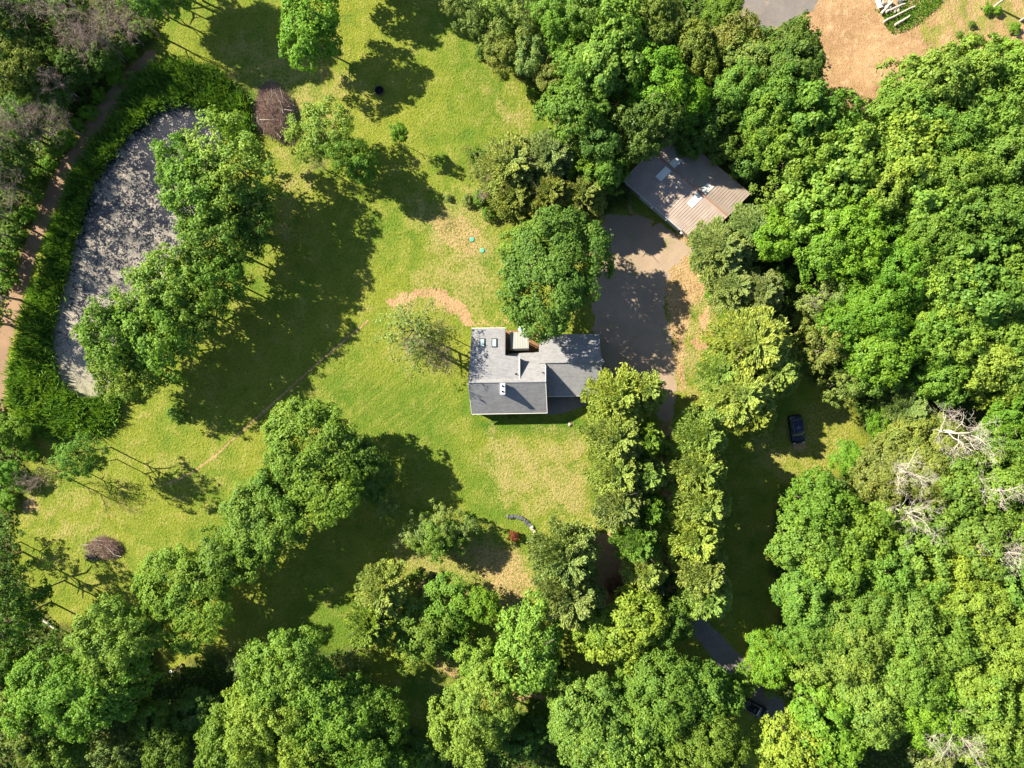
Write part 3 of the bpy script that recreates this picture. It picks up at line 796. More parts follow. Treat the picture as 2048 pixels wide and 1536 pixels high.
def standing_seam(name, c, c2, period, ax=(1, 0), dark=0.62):
    m, nt, b = newmat(name); g = G(nt); pos = g.pos()
    sp = g.n.new('ShaderNodeSeparateXYZ'); g.l.new(pos, sp.inputs[0])
    t = g.math('ADD', g.math('MULTIPLY', sp.outputs['X'], ax[0] / period), g.math('MULTIPLY', sp.outputs['Y'], ax[1] / period))
    fr = g.math('FRACT', t)
    rib = g.ss(g.math('ABSOLUTE', g.math('SUBTRACT', fr, 0.5)), 0.30, 0.46)
    n = g.noise(pos, 0.6, 5); n2 = g.noise(pos, 5, 4)
    col = g.mix(g.ss(n, .35, .7), c, c2)
    col = g.mix(g.ss(n2, .5, .8, 0, .3), col, g.mix(1.0, col, (0.75, 0.7, 0.66), 'MULTIPLY'))
    g.set(b.inputs['Base Color'], col)
    b.inputs['Roughness'].default_value = 0.55; b.inputs['Metallic'].default_value = 0.0
    g.set(b.inputs['Normal'], g.bump(rib, 0.5, 0.03))
    return m

house = empty('house', P(1070, 740, 0))
setp(house, 'grey-shingled house with a white chimney and an attached lower wing', 'house')
hl = Vector(house.location)
def hp(px, py, z): v = P(px, py, z); return (v[0] - hl.x, v[1] - hl.y, z)
ZR = 6.7
def yw(px_y, z): return -(px_y - 768) / F * (H - z)
yr = yw(765, ZR)                        # world y of main ridge
def zn(y, m=0.55): return ZR - m * (y - yr)   # steep north plane
def steep(px, py):                      # intersect a pixel ray with the steep plane
    z = 4.0
    for _ in range(12): z = zn(yw(py, z))
    return hp(px, py, z)
def plane(px, py, y0, z0, m):
    z = 4.0
    for _ in range(12): z = z0 - m * (yw(py, z) - y0)
    return hp(px, py, z)
T = 0.22
rm = MB()
rm.slab([hp(944, 827.5, 2.95), hp(1094, 825, 2.95), hp(1091, 764, ZR), hp(937, 766, ZR)], T)      # south slope
main_roof = rm.build('roof', M_SHIN, house)
setp(main_roof, 'south slope of shingles')
y2 = yw(758, 6.3); z2 = zn(y2)
def shal(px, py): return plane(px, py, y2, z2, 0.10)
m1 = MB()
m1.slab([hp(937, 765.8, ZR + .004), hp(1091, 763.8, ZR + .004), (steep(1091, 727)[0], steep(1091, 727)[1], steep(1091, 727)[2]), steep(1078, 727), steep(1078, 704), steep(1010.3, 708), steep(1010.3, 757.6), steep(937.5, 758)], T)
m1.build('roof', M_SHIN, house)
m2 = MB()
m2.slab([shal(937.5, 758), shal(1038.5, 758), shal(1038.5, 713), shal(1010, 711), shal(1010, 656.5), shal(943.5, 657.5)], T)
shed_roof = m2.build('roof', M_SHIN, house); setp(shed_roof, 'shallow rear roof with two skylights')
# rake trim of the raised part + its cheek wall
tr_ = MB()
a = Vector(shal(1038.9, 758)); bq = Vector(shal(1038.9, 713))
tr_.box(((a + bq) / 2) + Vector((0, 0, -0.08)), (0.16, (bq - a).length, 0.22), 0, Matrix.Rotation(math.atan2(bq.z - a.z, bq.y - a.y), 3, 'X'))
tr_.build('rake_board', M_TRIM, house)
ck = MB()
s1 = Vector(steep(1038, 756)); s2 = Vector(steep(1038, 715)); b1 = Vector(shal(1038, 715))
xk = s1.x - 0.06
ck.poly([(xk, s1.y, s1.z - .1), (xk, s2.y, s2.z - .15), (xk, b1.y, b1.z - T - 0.01)])
ck.poly([(xk, s2.y, s2.z - .15), (xk - 2.3, s2.y, s2.z - .15), (xk - 2.3, s2.y, b1.z - T - 0.01), (xk, s2.y, b1.z - T - 0.01)])
ck.build('cheek_wall', M_SIDE, house)
# wing (garage) roof
yg = yw(726, steep(1100, 726)[2]); zg = steep(1100, 726)[2]
def gs(px, py): return plane(px, py, -yg, 0, 0)
wz = 2.5
wing = MB()
wing.slab([steep(1078, 726), (steep(1079, 726)[0] + .02, steep(1091, 727)[1], steep(1091, 727)[2]), hp(1201, 726, zg), hp(1210, 723.5, zg + .02), hp(1201.5, 713.5, steep(1200, 714)[2]), steep(1199, 668), steep(1078, 668)][2:] + [hp(1078, 726, zg)], T)
wing.build('roof', M_SHIN, house)
wing2 = MB()
wing2.slab([hp(1090, 792.5, wz), hp(1202.5, 790.5, wz), hp(1202, 731, zg - .55), hp(1210, 723.7, zg + .016), hp(1078, 726.3, zg - .004), hp(1090, 728.5, zg - .12)], T)
wing2.build('roof', M_SHIN, house)
rc = MB(); rc.tube([hp(937, 765.5, ZR + .02), hp(1091, 763.7, ZR + .02)], 0.09, 6); rc.tube([hp(1079, 726, zg + .02), hp(1209, 723.5, zg + .03)], 0.08, 6)
rc.build('ridge_cap', M_SHIN, house)
# fascia boards
MB().tube([hp(943.6, 828.6, 2.82), hp(1094.4, 826, 2.82)], 0.085, 5).build('fascia', M_TRIM, house)
MB().tube([hp(1094.6, 826, 2.86), hp(1091.5, 764, ZR - .03)], 0.06, 5).build('fascia', M_TRIM, house)
MB().tube([hp(1091.4, 764, ZR - .03), hp(1091.4, 731, zn(yw(731, 5)) + 0.02)], 0.06, 5).build('fascia', M_TRIM, house)
MB().tube([hp(943.4, 828, 2.86), hp(936.4, 766, ZR - .03)], 0.05, 5).build('fascia', M_TRIM, house)
MB().tube([hp(1010.4, 656.2, shal(1010, 657)[2] - .1), hp(1010.4, 711, shal(1010, 711)[2] - .1)], 0.06, 5).build('fascia', M_TRIM, house)
MB().tube([hp(943, 656.6, shal(943, 656.6)[2] - .12), hp(1010.4, 655.8, shal(1010, 656)[2] - .12)], 0.07, 5).build('fascia', M_TRIM, house)
MB().tube([hp(1202.8, 791, wz - .02), hp(1202.3, 731, zg - .57)], 0.045, 5).build('fascia', M_TRIM, house)
MB().tube([hp(1090, 793.2, wz - .1), hp(1203, 791.2, wz - .1)], 0.07, 5).build('fascia', M_TRIM, house)
# walls
wl = MB()
def wallbox(x0, y0, x1, y1, zt, zb=0.0):
    a = hp(x0, y0, 0); c = hp(x1, y1, 0)
    wl.box(((a[0] + c[0]) / 2, (a[1] + c[1]) / 2, (zt + zb) / 2), (abs(c[0] - a[0]), abs(c[1] - a[1]), zt - zb))
wallbox(946, 822, 1088, 712, 2.65)
wallbox(948, 711.5, 1008, 663, 4.9)
wallbox(1089, 787, 1196, 674, 2.05)
# gable walls as prisms
def gable(x, pts, t=0.15):
    n = len(pts); b0 = len(wl.v)
    for dx in (0, t):
        for (y, z) in pts: wl.v.append((x + dx, y, z))
    wl.f.append(tuple(b0 + i for i in range(n))); wl.f.append(tuple(b0 + n + i for i in reversed(range(n))))
    for i in range(n):
        j = (i + 1) % n; wl.f.append((b0 + i, b0 + j, b0 + n + j, b0 + n + i))
ys_ = hp(0, 822, 0)[1]; yrr = yr - hl.y; yn_ = hp(0, 712, 0)[1]; ynn = hp(0, 663, 0)[1]
xE = hp(1088.1, 0, 0)[0]; xW = hp(945.7, 0, 0)[0]
gable(xE - .15, [(ys_ + .02, 2.653), (yrr, ZR - .35), (yn_, zn(yn_ + hl.y) - .3), (yn_, 2.653)])
gable(xW, [(ys_ + .02, 2.653), (yrr, ZR - .35), (yn_, z2 - .3 - .1 * (yn_ + hl.y - y2)), (yn_, 2.653)])
xg = hp(1196.1, 0, 0)[0]; y1g = hp(0, 787, 0)[1]; y2g = hp(0, 674, 0)[1]; ygl = yg - hl.y
gable(xg - .15, [(y1g, 2.053), (ygl, zg - .35), (y2g, zn(y2g + hl.y) - .3), (y2g, 2.053)])
wl.build('wall', M_SIDE, house)
# skylights
for (cx, cy) in ((964.5, 685.5), (988.5, 685.5)):
    fr = MB(); g_ = MB()
    c0 = Vector(shal(cx, cy)); R_ = Matrix.Rotation(math.atan(-0.10), 3, 'X')
    fr.box(c0 + Vector((0, 0, .06)), (0.86, 1.42, 0.16), 0, R_); g_.box(c0 + Vector((0, 0, .12)), (0.56, 1.14, 0.1), 0, R_)
    s_ = fr.build('skylight', M_FLASH, shed_roof, bevel=0.02); g_.build('pane', M_SKYL, s_)
# chimney
ch = MB(); c0 = hp(1005, 777.5, 7.4); ch.box((c0[0], c0[1], 5.85), (0.66, 1.62, 2.5))
chim = ch.build('chimney', flat('white_brick', (0.46, 0.50, 0.58), 0.8, 0.12, 6), main_roof)
cc = MB(); cc.box((c0[0], c0[1], 7.16), (0.80, 1.78, 0.12)); cc.build('cap', flat('cap_stone', (0.44, 0.48, 0.55), 0.8, 0.1), chim)
for dy in (-.42, .42):
    f_ = MB(); f_.lathe((c0[0], c0[1] + dy, 7.22), [(0.17, 0), (0.15, .18), (0.12, .18), (0.11, .02)], 14); f_.build('flue', M_FLASH, chim)
for (vx, vy) in ((1032, 748), (1086, 746)):
    p0 = steep(vx, vy) if vx > 1040 else shal(vx, vy)
    v_ = MB(); v_.tube([(p0[0], p0[1], p0[2] - .05), (p0[0], p0[1], p0[2] + .45)], 0.055, 8); v_.box((p0[0], p0[1], p0[2] + .03), (.3, .3, .04)); v_.build('vent_pipe', M_FLASH, house)
# rear porch roof and deck
pr = MB(); pz = 4.75
pr.slab([hp(1022, 697.5, pz + .12), hp(1057.5, 696.5, pz + .12), hp(1057, 663.5, pz - .25), hp(1019.5, 664.5, pz - .25)], 0.1)
porch = pr.build('porch_roof', standing_seam('porch_metal', (0.24, 0.25, 0.245), (0.26, 0.27, 0.265), 0.4, (1, 0)), house)
p2_ = MB(); p2_.slab([hp(1021.5, 701.5, pz - .16), hp(1057.6, 700.5, pz - .16), hp(1057.6, 697, pz + .13), hp(1022, 698, pz + .13)], 0.06); p2_.build('ridge_flashing', flat('flash_grey', (0.14, 0.13, 0.13), .6), porch)
for (qx, qy) in ((1021, 666), (1056.5, 666), (1021, 699), (1056.5, 699)):
    pt = MB(); q = hp(qx, qy, 1.7); pt.box((q[0], q[1], 2.3), (.13, .13, 4.3)); pt.build('post', M_TRIM, porch)
dk = MB(); 
for i in range(24):
    xa = 1011 + i * (66.0 / 24); q0 = hp(xa, 702, .75); q1 = hp(xa + 66.0 / 24, 661, .75)
    dk.box(((q0[0] + q1[0]) / 2, (q0[1] + q1[1]) / 2, .75 + (i % 3) * .002), (abs(q1[0] - q0[0]) - .02, abs(q1[1] - q0[1]), .05))
dk.build('deck', M_WOOD2, house)
rl = MB()
for (x0, y0, x1, y1) in ((1058, 675.5, 1077, 675.5), (1058, 661.5, 1077, 661.5), (1077, 661.5, 1077, 675.5)):
    a = hp(x0, y0, 1.7); c = hp(x1, y1, 1.7)
    rl.box(((a[0] + c[0]) / 2, (a[1] + c[1]) / 2, 1.72), (abs(c[0] - a[0]) + .14, abs(c[1] - a[1]) + .3, .06))
    n = 9
    for i in range(n):
        t = i / (n - 1); rl.box((a[0] + (c[0] - a[0]) * t, a[1] + (c[1] - a[1]) * t, 1.22), (.06, .06, .94))
rl.build('deck_rail', M_WOOD, house)
bn = MB(); a = hp(1058.5, 674, 1.1); c = hp(1076, 667.5, 1.1)
for i in range(5): bn.box(((a[0] + c[0]) / 2, a[1] + (c[1] - a[1]) * (i + .5) / 5, 1.22), (abs(c[0] - a[0]), abs(c[1] - a[1]) / 5 - .015, .05))
bn.box(((a[0] + c[0]) / 2, (a[1] + c[1]) / 2, .99), (abs(c[0] - a[0]) - .1, .2, .4))
bn.build('bench', M_WOOD, house)
# windows and doors on the walls (seen only from the side)
def win(x, y, z, wd, ht, axis):
    f_ = MB(); p_ = MB()
    if axis == 'y': f_.box((x, y, z), (wd, .09, ht)); p_.box((x, y, z), (wd - .2, .12, ht - .2))
    else: f_.box((x, y, z), (.09, wd, ht)); p_.box((x, y, z), (.12, wd - .2, ht - .2))
    o = f_.build('window', M_TRIM, house); p_.build('pane', M_GLASS, o)
for k in range(4): win(hp(962 + k * 36, 0, 0)[0], ys_ - .02, 1.7, 1.5, 1.3, 'y')
for yy in (-2.5, .5, 3.2): win(xW - .02, hp(0, 740, 0)[1] + yy, 1.8, 1.3, 1.3, 'x')
win(xg + .02, y1g + 2.0, 1.3, 1.2, 1.1, 'x')
gd = MB(); gd.box((xg + .03, y1g + 5.6, 1.03), (.1, 2.9, 2.05)); gdo = gd.build('garage_door', M_TRIM, house)
dd = MB(); dd.box((hp(1106, 0, 0)[0], y1g - .03, 1.0), (.95, .1, 2.0)); d_ = dd.build('door', flat('door_paint', (.12, .05, .04), .5), house)
kk = MB(); kk.lathe((hp(1106, 0, 0)[0] + .35, y1g - .12, 1.0), [(0.02, 0), (.045, .03), (.02, .06)], 8); kk.build('handle', M_FLASH, d_)

# ------------------------------------------------------------------ barn
bc = P(1375, 375, 0)
barn = empty('barn', bc); setp(barn, 'barn with a ribbed brown metal roof and four pale roof panels', 'barn')
bl = Vector(barn.location)
def bp(px, py, z): v = Vector(P(px, py, z)) - bl; v.z = z; return v
ZE, ZK = 3.2, 5.0
Wc, Sc, Ec, Nc = bp(1247, 359, ZE), bp(1397, 488, ZE), bp(1501, 387, ZE), bp(1350, 260, ZE)
rW = (Wc + Nc) / 2; rW.z = ZK; rE = (Sc + Ec) / 2; rE.z = ZK
axis_ = (rE - rW); axis_.z = 0; axd = axis_.normalized()
M_BARN = standing_seam('ribbed_brown_metal', (0.240, 0.198, 0.175), (0.285, 0.240, 0.212), 0.46, (axd.x, axd.y))
M_PANEL = standing_seam('translucent_panel', (0.52, 0.54, 0.53), (0.58, 0.60, 0.58), 0.46, (axd.x, axd.y))
br1 = MB(); br1.slab([Wc, Sc, rE, rW], 0.08); b_roof1 = br1.build('roof', M_BARN, barn)
br2 = MB(); br2.slab([rW + Vector((0, 0, .003)), rE + Vector((0, 0, .003)), Ec, Nc], 0.08); b_roof2 = br2.build('roof', M_BARN, barn)
# real raised ribs
for (pa, pb, pc, pdv, ro) in ((Wc, Sc, rE, rW, b_roof1), (Nc, Ec, rE, rW, b_roof2)):
    rb = MB(); n = 36
    for i in range(n + 1):
        t = i / n; a = pa.lerp(pb, t); c = pdv.lerp(pc, t)
        rb.tube([a + Vector((0, 0, .01)), c + Vector((0, 0, .01))], 0.045, 4)
    rb.build('ribs', M_BARN, ro)
cp = MB(); cp.tube([rW + Vector((0, 0, .03)), rE + Vector((0, 0, .03))], 0.13, 6); cp.build('ridge_cap', flat('ridge_metal', (0.24, 0.135, 0.095), .6), b_roof1)
fr_ = MB()
for a, c in ((Wc, Sc), (Sc, rE), (rE, Ec), (Ec, Nc), (Nc, rW), (rW, Wc)): fr_.tube([a - Vector((0, 0, .06)), c - Vector((0, 0, .06))], 0.07, 5)
fr_.build('roof_edge', flat('edge_metal', (0.20, 0.13, 0.09), .6), barn)
def on_slope(t, s, side):
    """t along ridge 0..1, s from ridge 0 to eave 1"""
    a = rW.lerp(rE, t); e = (Wc.lerp(Sc, t) if side < 0 else Nc.lerp(Ec, t)); return a.lerp(e, s)
L_ = axis_.length
for tc in (0.245, 0.655):
    for side in (-1, 1):
        h_ = 0.055 if True else 0
        q = [on_slope(tc - h_ / 2 - .01, .06, side), on_slope(tc + h_ / 2 + .01, .06, side), on_slope(tc + h_ / 2 + .01, .42 if side < 0 else .42, side), on_slope(tc - h_ / 2 - .01, .42 if side < 0 else .34, side)]
        q = [v + Vector((0, 0, .085)) for v in q]
        if side < 0: q = q[::-1]
        n_ = (q[1] - q[0]).cross(q[2] - q[0])
        if n_.z < 0: q = q[::-1]
        pn = MB(); pn.slab(q, 0.03); po = pn.build('roof_panel', M_PANEL, b_roof1 if side < 0 else b_roof2)
# walls, doors, lamps
bw = MB(); ins = 0.5
cen = (Wc + Sc + Ec + Nc) / 4
def inset(v): d = (cen - v); d.z = 0; return v + d.normalized() * ins * 1.4
iw, is_, ie, in_ = [inset(v) for v in (Wc, Sc, Ec, Nc)]
zt = ZE + 0.05
bw.prism([(v.x, v.y) for v in (iw, is_, ie, in_)], 0, zt)
for a, c, r in ((is_, ie, rE), (in_, iw, rW)):
    m_ = (a + c) / 2; k = Vector((cen.x - m_.x, cen.y - m_.y, 0)).normalized() * .15
    z1 = ZK - .25
    b0 = len(bw.v); bw.v += [(a.x, a.y, zt - .05), (c.x, c.y, zt - .05), (m_.x, m_.y, z1), (a.x + k.x, a.y + k.y, zt - .05), (c.x + k.x, c.y + k.y, zt - .05), (m_.x + k.x, m_.y + k.y, z1)]
    bw.f += [(b0, b0 + 1, b0 + 2), (b0 + 5, b0 + 4, b0 + 3), (b0, b0 + 2, b0 + 5, b0 + 3), (b0 + 1, b0 + 4, b0 + 5, b0 + 2)]
M_BSIDE = flat('barn_boards', (0.20, 0.17, 0.145), .85, .2, 2)
bw.build('wall', M_BSIDE, barn)
gut = MB(); o_ = (Wc - cen); 
outd = ((Wc + Sc) / 2 - cen); outd.z = 0; outd.normalize()
gut.tube([Wc + outd * .1 - Vector((0, 0, .12)), Sc.lerp(Wc, .22) + outd * .1 - Vector((0, 0, .12))], .10, 6); gut.build('gutter', flat('gutter_grey', (.33, .36, .4), .5), barn)
sdir = (is_ - iw); sdir.z = 0; ang = math.atan2(sdir.y, sdir.x)
for t in (.30, .50, .70):
    m_ = iw.lerp(is_, t); d_ = MB(); d_.box((m_.x + outd.x * .06, m_.y + outd.y * .06, 1.25), (2.5, .1, 2.5), ang); d_.build('door', flat('barn_door', (.33, .34, .34), .7), barn)
for t in (.40, .60, .82):
    m_ = iw.lerp(is_, t); l_ = MB(); l_.box((m_.x + outd.x * .75, m_.y + outd.y * .75, 2.75), (.34, .3, .2), ang); l_.box((m_.x + outd.x * .35, m_.y + outd.y * .35, 2.8), (.06, .7, .06), ang)
    l_.build('lamp', flat('lamp_white', (.5, .55, .58), .5), barn)

# ------------------------------------------------------------------ cars
def car(px, py, ang, L, Wd, Hh, paint, label):
    t = empty('parked_car', P(px, py, 0), ang); setp(t, label, 'car')
    # lofted body: stations along x (nose at +x): (x, half width, belt z, hood/boot z)
    st = [(-.5, .40, .62), (-.485, .455, .80), (-.44, .485, .90), (-.30, .50, .94), (0, .50, .93), (.2, .50, .92), (.34, .49, .86), (.44, .465, .78), (.485, .42, .66), (.5, .36, .52)]
    b = MB(); n = 0; rows = []
    for x, hw, zt in st:
        y = hw * Wd; z = zt * Hh / 1.5
        prof = [(-y * .96, .28), (-y, .45), (-y * .99, z - .12), (-y * .90, z - .02), (-y * .5, z + .015), (0, z + .03), (y * .5, z + .015), (y * .90, z - .02), (y * .99, z - .12), (y, .45), (y * .96, .28)]
        r = []
        for (yy, zz) in prof: b.v.append((x * L, yy, zz)); r.append(len(b.v) - 1)
        rows.append(r)
    for i in range(len(rows) - 1):
        for k in range(len(rows[0]) - 1): b.f.append((rows[i][k], rows[i + 1][k], rows[i + 1][k + 1], rows[i][k + 1]))
        b.f.append((rows[i][-1], rows[i + 1][-1], rows[i + 1][0], rows[i][0]))
    b.f.append(tuple(rows[0])); b.f.append(tuple(reversed(rows[-1])))
    body = b.build('body', paint, t, True)
    c = MB(); rows = []
    zb = .93 * Hh / 1.5
    for x, f, z in ((-.43, .80, zb - .05), (-.36, .78, Hh * .93), (-.28, .77, Hh * .985), (-.05, .77, Hh), (.08, .76, Hh * .97), (.26, .82, zb - .04)):
        y = Wd / 2 * f; yb = Wd / 2 * .93; r = []
        for (yy, zz) in ((-yb, zb - .08), (-y, z - .04), (-y * .8, z), (0, z + .015), (y * .8, z), (y, z - .04), (yb, zb - .08)): c.v.append((x * L, yy, zz)); r.append(len(c.v) - 1)
        rows.append(r)
    for i in range(len(rows) - 1):
        for k in range(6): c.f.append((rows[i][k], rows[i + 1][k], rows[i + 1][k + 1], rows[i][k + 1]))
    c.f.append(tuple(rows[0])); c.f.append(tuple(reversed(rows[-1])))
    c.build('cabin_glass', M_GLASS, t, True)
    r_ = MB(); r_.slab([(-.33 * L, -Wd * .36, Hh + .01), (.07 * L, -Wd * .345, Hh + .0), (.07 * L, Wd * .345, Hh + .0), (-.33 * L, Wd * .36, Hh + .01)], .05); r_.build('roof', paint, t, bevel=.03)
    tyre = flat('tyre_rubber', (.02, .02, .02), .9); rim = flat('rim_metal', (.4, .4, .42), .35, .05, 3, .8)
    for sx_ in (-.31, .31):
        for sy_ in (-1, 1):
            w_ = MB(); y = sy_ * Wd * .46; w_.tube([(sx_ * L, y - .11, .33), (sx_ * L, y + .11, .33)], .33, 18); wo = w_.build('wheel', tyre, t, bevel=.02)
            v_ = MB(); v_.tube([(sx_ * L, y + sy_ * .05, .33), (sx_ * L, y + sy_ * .125, .33)], .2, 12); v_.build('rim', rim, wo)
    for sy_ in (-1, 1):
        h_ = MB(); h_.box((.475 * L, sy_ * Wd * .34, .66 * Hh / 1.5 + .06), (.16, .36, .12)); h_.build('headlight', flat('lens', (.5, .5, .52), .15, .05), t, bevel=.03)
        h_ = MB(); h_.box((-.487 * L, sy_ * Wd * .36, .75 * Hh / 1.5), (.1, .3, .14)); h_.build('tail_light', flat('red_lens', (.25, .01, .01), .2), t, bevel=.02)
        h_ = MB(); h_.box((.17 * L, sy_ * Wd * .545, zb + .04), (.12, .2, .13)); h_.build('mirror', paint, t, bevel=.03)
    for x_ in (.27, ):
        h_ = MB(); h_.tube([(x_ * L, -.1, zb + .03), (.2 * L, -.55, zb + .2)], .012, 4); h_.build('wiper', M_FLASH, t)
    return t
PB = flat('navy_paint', (0.004, 0.007, 0.035), .22, .05, 2, .3, .6)
PK = flat('black_paint', (0.008, 0.009, 0.018), .22, .05, 2, .3, .6)
car(1590, 858, math.radians(-82), 4.8, 2.25, 1.7, PB, 'dark blue car parked in tree shade beside the grassy clearing')
car(1507, 1414, math.radians(-28), 4.3, 1.9, 1.5, PK, 'black car half under the trees at the edge of the lane')

# ------------------------------------------------------------------ small things
M_LID = flat('green_plastic', (0.09, 0.36, 0.27), .5, .06)
for (x, y, lb) in ((944, 479, 'round green septic lid on dry grass, upper one of the pair'), (964.5, 501, 'round green septic lid on dry grass, lower one of the pair')):
    q = P(x, y, 0); m_ = MB(); m_.lathe((0, 0, 0), [(.36, 0), (.38, .05), (.36, .1), (.30, .12), (.29, .10), (.06, .13)], 24)
    for k in range(6): a = k * math.pi / 3; m_.box((math.cos(a) * .22, math.sin(a) * .22, .12), (.2, .03, .03), a)
    o = m_.build('septic_lid', M_LID, loc=q); setp(o, lb, 'lid')
fr = MB(); fr.ring((0, 0, 0), .74, .80, 0, .42); fo = fr.build('fire_ring', flat('rusty_steel', (.10, .09, .07), .7, .3), loc=P(759, 182, 0)); setp(fo, 'dark round steel fire ring on the lawn in a tree shadow', 'fire ring')
fa = MB(); fa.lathe((0, 0, 0), [(.73, .02), (.5, .07), (.1, .1)], 20); fa.build('ash_bed', flat('charcoal', (.006, .006, .008), .9), fo)
# patio table behind the porch
tb = empty('patio_table', P(1043, 658, .75)); tb.location.z = 0; setp(tb, 'round white table with a teal centre behind the porch roof', 'table')
m_ = MB(); m_.lathe((0, 0, .72), [(.5, 0), (.55, .02), (.55, .05), (.5, .06)], 24); m_.build('table_top', flat('white_plastic', (.72, .75, .76), .4, .05), tb)
m_ = MB(); m_.lathe((0, 0, .78), [(.2, 0), (.22, .05), (.14, .1)], 16); m_.build('bowl', flat('teal', (.04, .22, .28), .4, .1), tb)
for k in range(4):
    a = k * math.pi / 2 + .6; m_ = MB(); m_.tube([(math.cos(a) * .2, math.sin(a) * .2, .72), (math.cos(a) * .42, math.sin(a) * .42, 0)], .025, 6); m_.build('leg', M_TRIM, tb)
# pale stone on lawn
def rockmesh(seed, s, flatn=.6):
    rng = np.random.RandomState(seed); import bmesh
    bm = bmesh.new(); bmesh.ops.create_icosphere(bm, subdivisions=2, radius=1)
    ax = rng.uniform(.75, 1.2, 3)
    for v in bm.verts:
        d = np.array(v.co); k = 1 + .18 * math.sin(d @ rng.normal(size=3) * 0 + d[0] * 3 + seed) + .12 * math.cos(d[1] * 5 + seed * 2) + .08 * math.sin(d[2] * 7 + seed)
        v.co = Vector(d * k * s * ax); v.co.z *= flatn
    me = bpy.data.meshes.new('rock'); bm.to_mesh(me); bm.free(); return me
M_STONE = flat('grey_stone', (.075, .085, .085), .85, .35, 4); M_STONEL = flat('pale_stone', (.30, .27, .23), .85, .2, 5)
me = rockmesh(3, .32); me.materials.append(M_STONEL); o = link('rock', me, loc=P(1140, 849, .1)); setp(o, 'small pale stone on a bare spot of lawn near the house corner', 'stone')
# curved row of stones
arc = [(1016, 1033), (1021, 1034), (1026, 1033.5), (1031, 1033), (1036, 1034), (1041, 1036), (1046, 1038), (1050, 1041), (1054, 1044), (1057, 1047.5), (1060, 1051), (1063, 1055), (1065, 1059), (1069, 1064), (1070, 1069)]
nm = ['first', 'second', 'third', 'fourth', 'fifth', 'sixth', 'seventh', 'eighth', 'ninth', 'tenth', 'eleventh', 'twelfth', 'thirteenth', 'fourteenth', 'fifteenth']
for i, (x, y) in enumerate(arc):
    me = rockmesh(20 + i, .30 + .06 * ((i * 7) % 3)); pale = i in (11, 12, 13)
    me.materials.append(M_STONEL if pale else M_STONE); o = link('edging_stone', me, loc=P(x, y, .12))
    setp(o, '%s stone, %s from the left end of the curved row on the lawn' % ('pale' if pale else 'dark grey', nm[i]), 'stone', 'stones of the curved row')
# red shrub
t_ = shrub(1028, 1073, 11.5, 'R', 1.9, 'red_shrub', label='rust red rounded shrub beside the curved row of stones')
# wheelbarrow
wb = empty('wheelbarrow', P(359, 1334, 0), math.radians(55)); setp(wb, 'wheelbarrow with a beige tray lying in deep tree shade', 'wheelbarrow')
m_ = MB(); b0 = len(m_.v)
m_.v += [(-.45, -.33, .7), (.55, -.24, .7), (.55, .24, .7), (-.45, .33, .7), (-.3, -.2, .38), (.35, -.14, .38), (.35, .14, .38), (-.3, .2, .38)]
m_.f += [(4, 5, 6, 7), (0, 1, 5, 4), (1, 2, 6, 5), (2, 3, 7, 6), (3, 0, 4, 7)]
m_.build('tray', flat('beige_tray', (.45, .40, .22), .6, .12), wb)
m_ = MB(); m_.tube([(.62, -.06, .22), (.62, .06, .22)], .22, 16); m_.build('wheel', M_FLASH, wb)
for s_ in (-1, 1):
    m_ = MB(); m_.tube([(.62, s_ * .09, .22), (-.3, s_ * .24, .42), (-1.0, s_ * .3, .6)], .025, 6); m_.build('handle', M_WOOD, wb)
    m_ = MB(); m_.tube([(-.3, s_ * .24, .4), (-.38, s_ * .26, 0)], .02, 5); m_.build('leg', M_FLASH, wb)
m_ = MB(); m_.ring((-.75, 0, .58), .13, .24, 0, .1, 18); bk = m_.build('bucket', flat('white_pail', (.65, .72, .8), .5, .05), None, loc=P(354, 1340, 0)); setp(bk, 'white pail on the grass beside the wheelbarrow', 'bucket')
# white post at the drive verge
m_ = MB(); m_.box((0, 0, .6), (.16, .12, 1.2)); m_.box((0, 0, 1.22), (.22, .18, .06)); o = m_.build('marker_post', M_TRIM, loc=P(1412, 577, 0)); setp(o, 'short white post on the grass verge under pine boughs', 'post')

